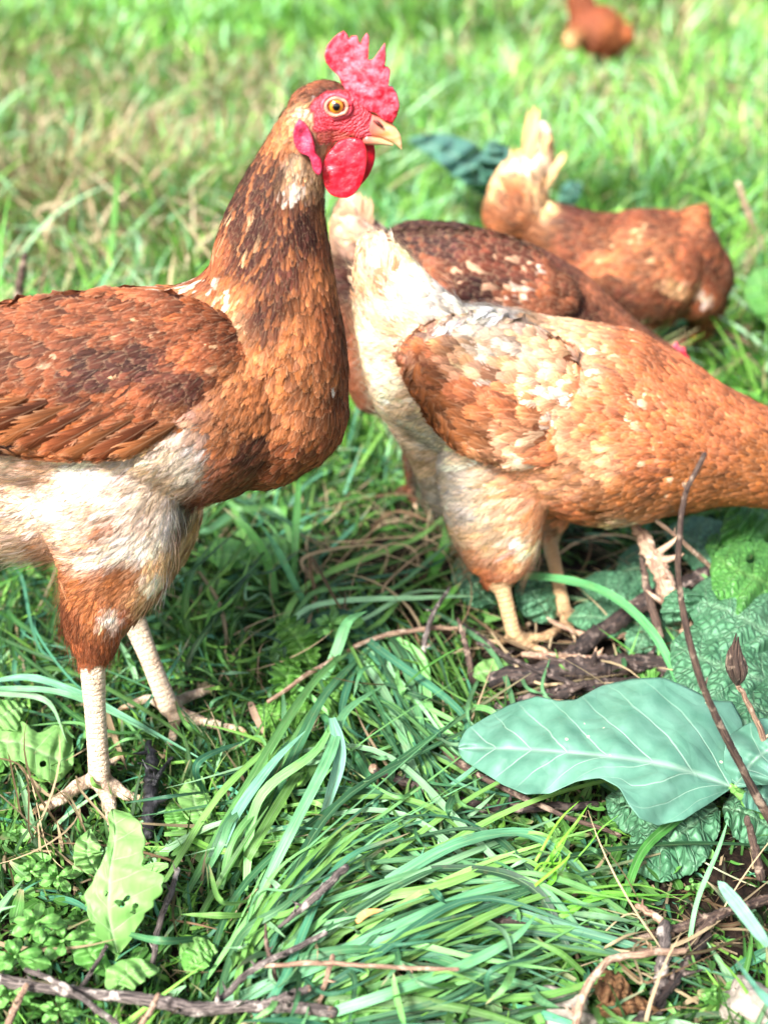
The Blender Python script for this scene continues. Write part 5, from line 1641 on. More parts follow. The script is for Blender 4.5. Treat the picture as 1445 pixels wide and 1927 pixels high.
def hen_tan_tail():
    Y0 = 1.45
    a = (0.085, 0.022, 0.013); b = (0.17, 0.044, 0.018); c = (0.30, 0.095, 0.035); l = (0.72, 0.42, 0.20); W = (.85, .72, .55)
    chains = [
        [(945, 400, 36, .8, 0), (985, 415, 46, .9, 0), (1050, 450, 66, 1.0, 0), (1120, 490, 92, 1.05, 0), (1200, 508, 112, 1.05, 0), (1266, 512, 106, 1.0, 0), (1305, 520, 74, .9, 0)],
        [(1318, 520, 50, .8, .02), (1326, 570, 42, .8, .03), (1322, 612, 28, .8, .04), (1306, 632, 20, .8, .05)],
        [(1022, 245, 12, .6, 0), (1008, 300, 36, .6, 0), (980, 350, 54, .7, 0), (970, 400, 62, .8, 0)],
        [(1230, 470, 76, .8, 0), (1286, 440, 52, .7, 0), (1316, 408, 28, .6, 0), (1326, 396, 12, .6, 0)],
        [(1200, 580, 60, .6, -.04), (1205, 620, 34, .6, -.04)],
        [(1302, 470, 54, .8, -.02), (1308, 550, 54, .8, -.02)],
    ]
    ctrl = [(1015, 230, 268, 40, 18, W, .8, 1.5), (960, 300, 255, 40, 20, l, .8, 1.6), (1010, 310, 262, 40, 20, W, .8, 1.6), (1045, 300, 275, 40, 20, l, .8, 1.6), (920, 370, 220, 40, 20, l, .8, 1.6), (980, 380, 240, 40, 22, c, .7, 1.6), (1040, 380, 230, 36, 20, l, .6, 1.6),
            (940, 420, 190, 40, 22, c, .8, 1.6), (1000, 440, 195, 40, 22, c, .6, 1.6), (1100, 400, 185, 38, 22, a, .4, 1.5), (1180, 400, 185, 36, 22, b, .3, 1.5), (1260, 400, 190, 36, 22, b, .3, 1.5), (1330, 390, 200, 30, 16, c, .4, 1.3),
            (1100, 470, 180, 38, 22, b, .4, 1.5), (1180, 480, 180, 38, 22, c, .3, 1.5), (1250, 480, 175, 38, 22, c, .3, 1.5), (1330, 480, 140, 36, 20, b, .3, 1.5), (1100, 550, 170, 38, 22, c, .5, 1.5), (1180, 570, 165, 38, 22, a, .4, 1.5), (1270, 570, 160, 38, 22, b, .4, 1.5), (1340, 570, 120, 34, 20, b, .4, 1.5), (1350, 630, 260, 20, 12, c, .3, 1.)]
    patches = [(1290, 530, 18, .7, l), (1335, 545, 14, .8, W), (1015, 240, 30, .7, W)]
    legs = [(-.04, (1205, 610), (1222, 668), 9, 7, [([(1245, 672), (1262, 674)], 6), ([(1226, 680), (1230, 688)], 6), ([(1208, 672), (1198, 674)], 5)], 5),
            (.04, (1180, 600), (1195, 645), 9, 7, [([(1215, 648), (1230, 650)], 6), ([(1196, 655), (1198, 662)], 6), ([(1182, 647), (1174, 649)], 5)], 5)]
    return make_hen(Y0, (1205, 655), 'russet hen with a pale upright tail feeding farther back, head down in the grass', chains, ctrl, patches, [(1290, 530, 40, .1, l), (1200, 470, 60, .1, l)], None, None, legs, 0.0035, dens=.7,
                    tail=((985, 390), [(1008, 205), (1018, 212), (1030, 240), (1062, 290), (970, 280), (945, 315)], 26, l, .5), vary=.38, blotamt=.5, blot=45,
                    head=((1304, 634), (1292, 652), 16, [(1290, 630), (1284, 626), (1280, 634), (1274, 636), (1278, 648), (1288, 648)]), face=[(1280, 628), (1310, 628), (1310, 655), (1280, 655)])


def hen_far():
    Y0 = 4.55
    b = (0.22, 0.045, 0.014); c = (0.38, 0.10, 0.03); l = (0.60, 0.36, 0.16); a = (.16, .03, .012)
    chains = [
        [(1078, 74, 20, .8, 0), (1098, 58, 38, 1.0, 0), (1122, 60, 48, 1.05, 0), (1150, 70, 40, 1.0, 0), (1168, 68, 24, 1.0, 0)],
        [(1098, 30, 30, .8, 0), (1088, -10, 22, .8, 0), (1086, -40, 15, .8, 0), (1094, -52, 12, .8, 0)],
        [(1130, 85, 20, .7, -.04), (1138, 104, 8, .8, -.04)],
        [(1110, 85, 20, .7, .04), (1112, 100, 8, .8, .04)],
    ]
    ctrl = [(1085, 20, 80, 16, 8, b, .3, 2), (1075, 70, 100, 16, 9, l, .5, 2), (1110, 30, 60, 16, 9, b, .3, 2), (1140, 45, 30, 16, 9, c, .3, 2), (1160, 70, 20, 16, 9, c, .4, 2), (1120, 90, 60, 16, 9, b, .4, 2), (1100, 70, 60, 16, 9, a, .3, 2)]
    legs = [(-.04, (1138, 100), (1140, 118), 3.2, 2.6, [([(1147, 119), (1153, 119.5)], 2.3), ([(1141, 121), (1142, 123)], 2.3), ([(1135, 119), (1131, 119.5)], 2)], 2),
            (.04, (1112, 97), (1114, 112), 3.2, 2.6, [([(1121, 113), (1127, 113.5)], 2.3), ([(1115, 115), (1115, 117)], 2.3), ([(1109, 113), (1105, 113.5)], 2)], 2)]
    return make_hen(Y0, (1126, 116), 'small out-of-focus red-brown hen far back at the top edge', chains, ctrl, [], [], None, None, legs, 0.006, dens=.3,
                    tail=((1150, 60), [(1172, 35), (1180, 45), (1178, 58), (1165, 25)], 10, b, .3),
                    head=((1094, -56), (1076, -52), 11, [(1092, -66), (1094, -76), (1098, -70), (1102, -78), (1105, -68), (1108, -60), (1098, -62)]), face=[(1070, -70), (1098, -66), (1096, -44), (1070, -44)])


hen_near(); hen_cream(); hen_dark(); hen_tan_tail(); hen_far()
# ------------------------------------------------------------ leaves and plants
M['glaucous'] = mat_leaf('smooth_blue_green_leaf', (0.080, 0.215, 0.145), (0.135, 0.30, 0.215), (0.33, 0.49, 0.36), net=42, bump=.35, rough=.52, spec=.4, transl=.08, crease=.26, spots=.9)
M['crinkled'] = mat_leaf('crinkled_leaf', (0.085, 0.25, 0.12), (0.15, 0.35, 0.19), (0.24, 0.44, 0.25), net=165, bump=1.0, rough=.5, spec=.4, transl=.12, crease=1.0)
M['crinkled_bright'] = mat_leaf('crinkled_bright_leaf', (0.075, 0.27, 0.05), (0.12, 0.36, 0.07), (0.22, 0.48, 0.12), net=190, bump=1.0, rough=.48, spec=.5, transl=.2, crease=.6)
M['pale'] = mat_leaf('pale_green_leaf', (0.18, 0.40, 0.10), (0.26, 0.50, 0.15), (0.38, 0.58, 0.28), net=90, bump=.35, rough=.5, spec=.4, transl=.25, crease=.2, spots=0)
M['weed'] = mat_leaf('small_weed_leaf', (0.11, 0.33, 0.06), (0.17, 0.42, 0.09), (0.28, 0.55, 0.16), net=120, bump=.2, rough=.45, spec=.5, transl=.25, crease=.12)
M['spiny'] = mat_leaf('spiny_leaf', (0.09, 0.27, 0.03), (0.15, 0.36, 0.06), (0.25, 0.48, 0.14), net=150, bump=.7, rough=.5, spec=.4, transl=.2, crease=.35)
M['cabbage'] = mat_leaf('dull_blue_leaf', (0.06, 0.19, 0.13), (0.11, 0.27, 0.19), (0.25, 0.42, 0.28), net=60, bump=.5, rough=.45, transl=.1, crease=.2)
M['rust'] = mat_leaf('dead_leaf', (0.10, 0.045, 0.02), (0.24, 0.12, 0.055), (0.32, 0.18, 0.09), net=110, bump=.8, rough=.8, spec=.2, transl=.1, crease=.3)


def leaf(mid, up, dn, mat, root=None, name='leaf', tilt=.0, cup=.0, ruf=.002, scal=0, scamp=.08, nv=6, holes=(), ns=56, nt=21, seed=0, vslope=.8, edgejit=.0):
    """mid: (x,y,h) from base to tip in photo pixels and metres above ground; up/dn: [(s,width_px)] on either side.
    built as a real sheet at its own height; a hair's thickness is added"""
    g = np.array([list(gp(x, y, h)) for x, y, h in mid])
    hs = np.array([m[2] for m in mid])
    px = catmull([[m[0], m[1], m[2]] for m in mid], ns + 1)
    s = np.linspace(0, 1, ns + 1)
    T = np.gradient(px[:, :2], axis=0); T /= np.linalg.norm(T, axis=1)[:, None]
    Nn = np.stack([T[:, 1], -T[:, 0]], 1)                       # one side
    if Nn[:, 1].mean() > 0: Nn = -Nn
    # arc parameter
    wu = np.interp(s, *zip(*up)); wd = np.interp(s, *zip(*dn))
    if scal:
        ph = s * scal * math.pi
        wu = wu * (1 - scamp * (1 - np.abs(np.sin(ph)))); wd = wd * (1 - scamp * (1 - np.abs(np.sin(ph + .7))))
    if edgejit:
        wu = wu * (1 + edgejit * RNG.standard_normal(ns + 1)); wd = wd * (1 + edgejit * RNG.standard_normal(ns + 1))
    t = np.linspace(-1, 1, nt)
    V = np.zeros((ns + 1, nt, 3)); LP = np.zeros((ns + 1, nt, 3)); vein = np.zeros((ns + 1, nt)); hole = np.zeros((ns + 1, nt))
    for i in range(ns + 1):
        for j, tt in enumerate(t):
            w = wu[i] if tt > 0 else wd[i]
            off = abs(tt) * w * (1 if tt > 0 else -1)
            x, y = px[i, 0] + Nn[i, 0] * off, px[i, 1] + Nn[i, 1] * off
            m = off / 2600
            h = px[i, 2] + tilt * m + cup * abs(m) + ruf * math.sin(s[i] * 17 + seed + (2 if tt > 0 else 0)) * tt * tt + ruf * .6 * math.sin(s[i] * 31 + 3 * tt + seed)
            # pillows between the side veins
            ph = (s[i] - vslope * abs(m) * 6) * nv
            d = abs(ph - round(ph))
            h += ruf * .9 * min(1, d * 3) * (1 - abs(tt)) * min(1, abs(tt) * 5)
            p = gp(x, y, max(h, .001))
            V[i, j] = p
            LP[i, j] = (p.x, p.y, seed * .13)
            px_w = abs(off)
            vein[i, j] = 1.0 * math.exp(-(px_w / 2.6) ** 2) * (1 - .5 * s[i])
            for hx, hy, hr in holes:
                hole[i, j] = max(hole[i, j], 1.6 * math.exp(-((x - hx) ** 2 + (y - hy) ** 2) / (hr * hr)))
    n = (ns + 1) * nt
    F = [(i * nt + j, i * nt + j + 1, (i + 1) * nt + j + 1, (i + 1) * nt + j) for i in range(ns) for j in range(nt - 1)]
    me = mesh_np(name, V.reshape(-1, 3), F)
    # refine for the veins
    o = bpy.data.objects.new('tmp', me); col.objects.link(o)
    attr(me, 'vein', vein.reshape(-1), 'FLOAT'); attr(me, 'hole', hole.reshape(-1), 'FLOAT'); attr(me, 'lpos', LP.reshape(-1, 3), 'FLOAT_VECTOR')
    st = np.zeros((ns + 1, nt, 3)); st[..., 0] = s[:, None]; st[..., 1] = t[None]; st[..., 2] = (np.maximum(wu, wd) / 2600)[:, None]
    attr(me, 'st', st.reshape(-1, 3), 'FLOAT_VECTOR')
    md = o.modifiers.new('s', 'SUBSURF'); md.levels = 1; md.render_levels = 1
    m2 = bpy.data.meshes.new_from_object(o.evaluated_get(bpy.context.evaluated_depsgraph_get()))
    bpy.data.objects.remove(o); bpy.data.meshes.remove(me)
    me = m2; me.name = name
    # side veins computed on the refined sheet
    k = len(me.vertices)
    a = np.empty(k * 3, np.float32); me.attributes['st'].data.foreach_get('vector', a); a = a.reshape(-1, 3)
    v0 = np.empty(k, np.float32); me.attributes['vein'].data.foreach_get('value', v0)
    m = np.abs(a[:, 1]) * a[:, 2]
    ph = (a[:, 0] - vslope * m * 6) * nv
    d = np.abs(ph - np.round(ph)) / nv
    sv = np.exp(-(d / .0048) ** 2) * (1 - np.abs(a[:, 1])) ** .5 * .8
    attr(me, 'phs', np.stack([ph, a[:, 1], 0 * ph], 1), 'FLOAT_VECTOR')
    if root is not None: rebase(me, root)
    o = link(name, me, mat, root)
    sd = o.modifiers.new('thickness', 'SOLIDIFY'); sd.thickness = .0005
    return o


def stalk(name, pts, r, mat, root=None, upright=None, S=9, jit=0.05, knots=(), taper=None, twigs=True):
    """pts (x,y,h) px + height, or (x,y,Y) when upright; r px (number or list)"""
    P = [pp(x, y, z) if upright else gp(x, y, z) for x, y, z in pts]
    rr = [r] * len(P) if np.isscalar(r) else r
    R = [q / pxm(p) for q, p in zip(rr, P)]
    n = max(40, len(P) * 16)
    Q = catmull(np.column_stack([np.array([list(p) for p in P]), R]), n)
    k = np.linspace(0, 1, n)
    Q[:, 3] *= 1 + .10 * np.array([mnoise.noise(Vector((float(a) * 14, len(pts), 3.1))) for a in k]) * 1.6
    rad0 = Q[:, 3].mean()
    seedv = RNG.random() * 50
    for c in range(3):
        Q[:, c] += rad0 * .35 * np.array([mnoise.noise(Vector((float(a) * 9 + seedv, c * 7.0, 0))) for a in k])
    V, F = tube(Q[:, :3], Q[:, 3], S=S, n=n, jit=jit)
    n0 = len(V)
    if jit > .03 and np.mean(rr) > 3.5:
        parts = [(V, F)]
        for _ in range(int(RNG.integers(2, 6))):
            i = int(RNG.integers(3, n - 3)); c0 = Q[i, :3]; r0 = Q[i, 3]
            dd = RNG.normal(0, 1, 3); dd[2] = abs(dd[2]); dd /= np.linalg.norm(dd)
            l = r0 * RNG.uniform(1.6, 4.5)
            parts.append(tube([c0, c0 + dd * l * .6, c0 + dd * l + np.array([0, 0, r0 * .3])], [r0 * .55, r0 * .35, r0 * .12], S=6, n=6))
        V, F = merge(parts)
    me = mesh_np(name, V, F)
    nv = len(V); rows = n + 8
    uv = np.zeros((nv, 3)); uv[n0:, 1] = np.linspace(0, .02, nv - n0) if nv > n0 else 0
    L = np.linalg.norm(np.diff(Q[:, :3], axis=0), axis=1).sum()
    for i in range(rows):
        uv[i * S:(i + 1) * S, 0] = np.abs(np.linspace(-1, 1, S)); uv[i * S:(i + 1) * S, 1] = i / rows * L
    uv[:, 2] = RNG.random()
    attr(me, 'tuv', uv, 'FLOAT_VECTOR')
    if root is not None: rebase(me, root)
    return link(name, me, mat, root)


def thing_twig(name, label, cat, pts, r, mat, group=None, upright=None, branches=(), jit=.06, S=9, ends=None):
    p0 = pp(*pts[0]) if upright else gp(*pts[0])
    g0 = Vector((p0.x, p0.y, 0))
    if not branches and ends is None:
        o = stalk(name, pts, r, mat, None, upright, S, jit)
        V = verts(o.data); V -= np.array(g0, np.float32); set_verts(o.data, V); o.location = g0
        return tag(o, label, cat, group)
    root = empty(name, g0, label, cat, group)
    stalk('stem', pts, r, mat, root, upright, S, jit)
    for b in branches:
        stalk('side_branch', b[0], b[1], mat, root, upright, S, jit)
    if ends:
        for (x, y, h, rp) in ends:
            p = gp(x, y, h)
            bm = bmesh.new(); bmesh.ops.create_icosphere(bm, subdivisions=2, radius=rp / pxm(p))
            for v in bm.verts: v.co = v.co * (1 + .2 * mnoise.noise(v.co * 900)) + p
            me = bpy.data.meshes.new('broken_end'); bm.to_mesh(me); bm.free()
            attr(me, 'tuv', np.array([[v.co.x * 300, v.co.y, 0] for v in me.vertices]), 'FLOAT_VECTOR')
            rebase(me, root); link('broken_end', me, M['twig_pale'], root)
    return root


def big_leaves():
    r = empty('leafy_plant', gp(1400, 1530), 'plant with a large smooth blue-green wavy leaf lying over the grass at the lower right', 'plant', 'broad-leaved weeds')
    leaf([(1374, 1480, .040), (1250, 1440, .062), (1100, 1420, .066), (980, 1410, .056), (862, 1408, .040)],
         [(0, 30), (.03, 120), (.10, 152), (.16, 142), (.22, 150), (.30, 162), (.38, 152), (.47, 132), (.55, 102), (.62, 96), (.70, 102), (.80, 84), (.90, 56), (.97, 36), (1, 8)],
         [(0, 4), (.05, 42), (.12, 88), (.22, 114), (.30, 108), (.345, 84), (.38, 54), (.44, 40), (.52, 52), (.62, 80), (.72, 84), (.82, 68), (.92, 40), (.98, 22), (1, 6)],
         M['glaucous'], r, tilt=.20, cup=-.06, ruf=.0028, nv=7, ns=90, nt=33, seed=1.0, vslope=1.0)
    leaf([(1384, 1478, .045), (1420, 1430, .050), (1470, 1400, .05), (1560, 1370, .04)],
         [(0, 12), (.1, 40), (.3, 66), (.6, 60), (1, 2)], [(0, 6), (.2, 50), (.6, 60), (1, 2)], M['glaucous'], r, ruf=.003, nv=5, seed=2.2, tilt=.1)
    leaf([(1390, 1485, .035), (1430, 1500, .03), (1500, 1530, .02)], [(0, 4), (.3, 30), (.7, 26), (1, 1)], [(0, 4), (.3, 30), (.7, 26), (1, 1)], M['glaucous'], r, ruf=.002, nv=5, seed=3.2)
    stalk('leaf_stalk', [(1374, 1481, .040), (1400, 1505, .030), (1450, 1560, .004)], [7, 8, 10], M['green_stem'], r, S=10, jit=.02)
    stalk('leaf_stalk', [(1384, 1479, .044), (1404, 1500, .030), (1452, 1552, .004)], [5, 6, 8], M['green_stem'], r, S=10, jit=.02)

    def crink(label, base, specs, mat='crinkled'):
        rr = empty('wrinkled_leaf_plant', gp(*base), label, 'plant', 'broad-leaved weeds')
        for s in specs:
            leaf(s[0], s[1], s[2], M[s[3] if len(s) > 3 else mat], rr, tilt=s[4] if len(s) > 4 else .2, cup=-.25, ruf=.0022, scal=s[5] if len(s) > 5 else 16, scamp=.07, nv=6, ns=56, nt=23, seed=RNG.random() * 9, holes=s[6] if len(s) > 6 else ())
        return rr
    W1 = [(0, 10), (.08, 50), (.3, 92), (.55, 100), (.8, 72), (.95, 30), (1, 3)]
    W2 = lambda k: [(a, b * k) for a, b in W1]
    crink('wrinkled grey-green leaves crowding the right edge behind the tall brown stem', (1480, 1330), [
        ([(1500, 1230, .02), (1440, 1190, .050), (1370, 1150, .062), (1290, 1125, .055)], W2(1.05), W2(.9)),
        ([(1480, 1290, .02), (1400, 1270, .045), (1320, 1240, .05), (1262, 1210, .045)], W2(1.15), W2(.8)),
        ([(1500, 1370, .02), (1420, 1330, .036), (1330, 1290, .035), (1240, 1300, .02)], W2(1.0), W2(.8)),
        ([(1520, 1150, .02), (1450, 1100, .06), (1390, 1075, .075), (1340, 1045, .075)], W2(.75), W2(.8), 'crinkled_bright', .2, 10, [(1411, 1050, 9)]),
        ([(1300, 1180, .02), (1290, 1160, .05), (1283, 1130, .065), (1280, 1105, .068)], W2(.45), W2(.45), 'crinkled', .0, 8),
    ])
    crink('wrinkled dark green leaves under the large smooth leaf', (1380, 1610), [
        ([(1350, 1520, .02), (1290, 1560, .024), (1240, 1600, .018), (1180, 1625, .010)], W2(.95), W2(.75)),
        ([(1360, 1520, .02), (1400, 1530, .022), (1450, 1560, .012), (1490, 1590, .006)], W2(.6), W2(.55)),
        ([(1300, 1500, .02), (1240, 1510, .022), (1190, 1520, .016), (1140, 1500, .010)], W2(.55), W2(.6)),
    ])
    crink('bright green wrinkled leaves at the right edge below the cream hen neck', (1480, 1060), [
        ([(1470, 1040, .02), (1420, 1010, .05), (1390, 980, .065), (1370, 960, .07)], W2(.5), W2(.55), 'crinkled_bright', .3, 9),
        ([(1500, 1010, .03), (1450, 975, .06), (1410, 955, .07), (1380, 945, .07)], W2(.5), W2(.6), 'crinkled_bright', .3, 9),
        ([(1400, 1060, .02), (1370, 1040, .04), (1345, 1030, .045), (1325, 1030, .045)], W2(.33), W2(.30), 'crinkled_bright', .3, 7),
        ([(1430, 1110, .01), (1370, 1060, .03), (1310, 1020, .035), (1250, 1000, .03)], W2(.6), W2(.5), 'crinkled'),
    ])
    crink('shaded wrinkled leaves on the dark soil beneath the cream hen', (1150, 1170), [
        ([(1220, 1150, .008), (1180, 1130, .02), (1140, 1110, .022), (1090, 1100, .012)], W2(.45), W2(.5)),
        ([(1210, 1180, .008), (1160, 1170, .02), (1110, 1160, .02), (1060, 1160, .010)], W2(.32), W2(.34)),
        ([(1040, 1170, .006), (1020, 1140, .02), (1000, 1110, .028), (985, 1080, .028)], W2(.42), W2(.42)),
        ([(1160, 1080, .008), (1200, 1070, .02), (1240, 1080, .02), (1280, 1100, .01)], W2(.5), W2(.5)),
        ([(930, 1140, .006), (900, 1110, .02), (880, 1080, .02), (860, 1050, .015)], W2(.4), W2(.4)),
        ([(1190, 1240, .006), (1210, 1200, .015), (1240, 1190, .015), (1290, 1200, .008)], W2(.4), W2(.4)),
    ])
    # pale leaf standing up bottom left, nibbled
    r = empty('broad_leaf_weed', gp(245, 1870), 'tall pale green nibbled leaf standing at the bottom left below the hen foot', 'plant', 'broad-leaved weeds')
    leaf([(222, 1795, .010), (205, 1720, .034), (208, 1640, .052), (218, 1570, .062), (212, 1522, .064)],
         [(0, 5), (.08, 40), (.2, 70), (.32, 92), (.45, 108), (.52, 100), (.57, 58), (.68, 60), (.8, 52), (.92, 34), (1, 2)],
         [(0, 5), (.08, 26), (.2, 34), (.35, 48), (.45, 30), (.6, 14), (.8, 12), (.95, 10), (1, 2)],
         M['pale'], r, tilt=.1, cup=.1, ruf=.0012, scal=9, scamp=.11, nv=7, holes=[(228, 1702, 6), (222, 1698, 5), (256, 1705, 5), (240, 1690, 5), (222, 1650, 4), (200, 1682, 4), (178, 1740, 4), (252, 1716, 5)], seed=4)
    leaf([(232, 1870, .008), (225, 1850, .02), (250, 1830, .026), (300, 1825, .02)], [(0, 6), (.4, 34), (.8, 24), (1, 2)], [(0, 6), (.4, 34), (.8, 24), (1, 2)], M['pale'], r, ruf=.002, scal=6, nv=5, seed=5, holes=[(277, 1843, 4)])
    leaf([(190, 1650, .010), (170, 1620, .024), (165, 1600, .03), (170, 1560, .03)], [(0, 6), (.4, 30), (.8, 24), (1, 2)], [(0, 6), (.4, 30), (.8, 24), (1, 2)], M['pale'], r, ruf=.002, scal=6, nv=5, seed=6)
    leaf([(215, 1840, .008), (175, 1800, .018), (160, 1770, .02), (150, 1740, .015)], [(0, 6), (.4, 34), (.8, 24), (1, 2)], [(0, 6), (.4, 34), (.8, 24), (1, 2)], M['weed'], r, ruf=.002, scal=6, nv=5, seed=6.5)
    stalk('leaf_stalk', [(222, 1798, .010), (222, 1830, .006), (232, 1880, .003)], [5, 6, 6], M['green_stem'], r, jit=.02)
    # leaf at the left, lying
    r = empty('broad_leaf_weed', gp(0, 1400), 'flat pale green lobed leaves lying left of the near hen leg', 'plant', 'broad-leaved weeds')
    leaf([(-10, 1395, .012), (40, 1400, .018), (95, 1425, .018), (138, 1440, .010)], [(0, 20), (.25, 46), (.45, 30), (.6, 70), (.85, 60), (1, 6)], [(0, 20), (.2, 50), (.4, 30), (.6, 44), (.85, 46), (1, 6)], M['pale'], r, ruf=.002, scal=8, nv=6, seed=7, holes=[(82, 1438, 6)])
    leaf([(-20, 1360, .02), (10, 1345, .022), (30, 1335, .02), (50, 1330, .015)], [(0, 10), (.4, 30), (1, 4)], [(0, 10), (.4, 40), (1, 4)], M['pale'], r, ruf=.002, scal=6, nv=5, seed=8)
    # pale leaves through the middle
    mids = [
        ('pale oval leaf pressed among long blades in the middle', (470, 1500), [([(475, 1475, .012), (520, 1455, .018), (570, 1430, .018), (610, 1405, .010)], .50, 'pale')]),
        ('torn pale green leaves flattened in the grass left of the long blades', (430, 1610), [([(520, 1565, .010), (470, 1580, .014), (420, 1600, .012), (360, 1610, .006)], .45, 'pale'), ([(400, 1560, .01), (370, 1520, .015), (365, 1490, .012), (380, 1460, .008)], .34, 'pale'), ([(340, 1570, .006), (330, 1540, .01), (320, 1510, .008)], .24, 'weed'), ([(560, 1600, .008), (600, 1580, .012), (640, 1570, .008)], .3, 'weed')]),
        ('bright rounded leaf with folded edge below the brown hen breast', (450, 1070), [([(470, 1060, .03), (440, 1045, .038), (410, 1045, .036), (392, 1050, .03)], .34, 'weed'), ([(470, 1060, .02), (500, 1040, .03), (530, 1040, .03), (560, 1050, .02)], .3, 'weed')]),
        ('small pale leaf lying at the bottom between the dark twigs', (410, 1800), [([(350, 1830, .008), (375, 1800, .015), (400, 1785, .012)], .3, 'weed'), ([(340, 1800, .008), (370, 1790, .015), (410, 1790, .012)], .28, 'pale')]),
        ('broad green leaf at the lower edge beside the forked twig', (660, 1900), [([(700, 1920, .01), (660, 1890, .015), (620, 1870, .012)], .42, 'weed'), ([(600, 1920, .01), (640, 1905, .012), (690, 1900, .01)], .3, 'pale')]),
        ('small nibbled leaf on the soil just left of the dark wood', (930, 1290), [([(890, 1270, .01), (915, 1265, .014), (950, 1262, .012), (972, 1255, .01)], .26, 'pale')]),
        ('little glossy green leaf at the foot of the dark wood', (1245, 1290), [([(1255, 1270, .01), (1235, 1262, .018), (1215, 1268, .016), (1204, 1280, .012)], .20, 'weed')]),
        ('blurred green leaf just above the brown hen back at the left edge', (10, 640), [([(-60, 615, .05), (-20, 592, .07), (30, 574, .08), (85, 560, .07)], .5, 'weed')]),
        ('blurred bright green leaf at the right edge beside the russet hen', (1430, 640), [([(1480, 620, .05), (1450, 570, .08), (1430, 530, .09), (1415, 510, .08)], .45, 'weed')]),
    ]
    for k, (lab, b, ls) in enumerate(mids):
        r = empty('broad_leaf_weed', gp(*b), lab, 'plant', 'broad-leaved weeds')
        for m, sc_, mt in ls:
            leaf(m, W2(sc_), W2(sc_ * .9), M[mt], r, ruf=.0018, scal=8, nv=6, seed=RNG.random() * 9, ns=36, nt=13, edgejit=.02)
    # spiny leaves
    r = empty('thistle', gp(560, 1340), 'low thistle with toothed yellow-green leaves near the middle', 'plant', 'broad-leaved weeds')
    for m, k in (([(590, 1260, .01), (570, 1220, .025), (550, 1190, .032), (520, 1170, .03)], .42), ([(560, 1330, .006), (540, 1290, .016), (545, 1260, .02), (560, 1240, .02)], .38), ([(600, 1350, .006), (560, 1340, .012), (520, 1345, .012), (480, 1330, .008)], .40), ([(600, 1340, .006), (630, 1310, .016), (645, 1280, .018), (640, 1250, .015)], .36), ([(590, 1370, .006), (540, 1390, .01), (510, 1380, .008)], .3)):
        leaf(m, W2(k), W2(k), M['spiny'], r, ruf=.003, scal=11, scamp=.45, nv=6, seed=RNG.random() * 9, ns=44, nt=13, tilt=.2)
    # blue leaf far behind the head
    r = empty('cabbage_plant', gp(880, 420), 'blurred blue-green cabbage leaves behind the head of the near hen', 'plant')
    leaf([(925, 370, .10), (890, 320, .15), (840, 285, .17), (770, 262, .16)], [(0, 10), (.2, 40), (.5, 40), (.8, 26), (1, 4)], [(0, 10), (.2, 26), (.5, 34), (.8, 20), (1, 4)], M['cabbage'], r, ruf=.008, nv=5, seed=3)
    leaf([(930, 380, .10), (935, 330, .15), (930, 290, .17), (920, 265, .16)], [(0, 10), (.3, 34), (.7, 30), (1, 4)], [(0, 10), (.3, 34), (.7, 30), (1, 4)], M['cabbage'], r, ruf=.008, nv=5, seed=4)
    leaf([(1050, 400, .10), (1068, 370, .12), (1080, 355, .12), (1094, 345, .10)], [(0, 6), (.4, 20), (.7, 18), (1, 4)], [(0, 6), (.3, 20), (.7, 16), (1, 4)], M['cabbage'], r, ruf=.006, nv=5, seed=5)


def chickweed(label, base, tips, size, leaf_n=8):
    r = empty('chickweed', gp(*base), label, 'plant', 'small leafy weeds')
    for (x, y, h) in tips:
        bx, by = base[0] + (x - base[0]) * .3, base[1] + (y - base[1]) * .3
        stalk('stem', [(bx, by, .002), ((bx + x) / 2, (by + y) / 2, h * .6), (x, y, h)], 3.0, M['green_stem'], r, jit=.02, S=6)
        for k in range(leaf_n):
            a = k * 2.4 + RNG.normal(0, .2)
            lv = k // 4
            l = size * (1.0 - .28 * lv) * RNG.uniform(.8, 1.15)
            hh = h - .010 + .005 * lv
            dx, dy = math.cos(a), math.sin(a) * .62
            wl = [(0, 2), (.15, l * .06), (.45, l * .17), (.75, l * .20), (.92, l * .12), (1, 1)]
            leaf([(x + dx * 2, y + dy * 2, hh), (x + dx * l * .5, y + dy * l * .5, hh + .004 + .003 * lv), (x + dx * l, y + dy * l, hh + .001 + .003 * lv)], wl, wl, M['weed'], r, cup=.3, ruf=.0004, nv=5, ns=12, nt=7, seed=k)
    return r


def small_plants():
    chickweed('fleshy leafed weed with rounded leaf rosettes at the lower left corner', (50, 1790), [(70, 1735, .035), (30, 1800, .03), (120, 1770, .025)], 66)
    chickweed('small upright weed with pointed oval leaves near the image centre', (625, 1230), [(622, 1175, .035)], 56)
    chickweed('tiny leafed weed at the bottom left corner under the fallen branch', (20, 1880), [(20, 1870, .02), (110, 1900, .015)], 52)
    chickweed('low green weed left of the nibbled leaf', (110, 1680), [(110, 1650, .015), (60, 1640, .012)], 46)
    chickweed('clover-like sprig on dark soil below the wrinkled leaves', (1305, 1680), [(1303, 1665, .018)], 26, 4)
    chickweed('small weed at the bottom edge right of the dead leaf', (1345, 1890), [(1345, 1870, .02)], 30, 5)
    chickweed('young weed growing between long blades left of the thin brown twig', (830, 1500), [(790, 1560, .015)], 30, 5)


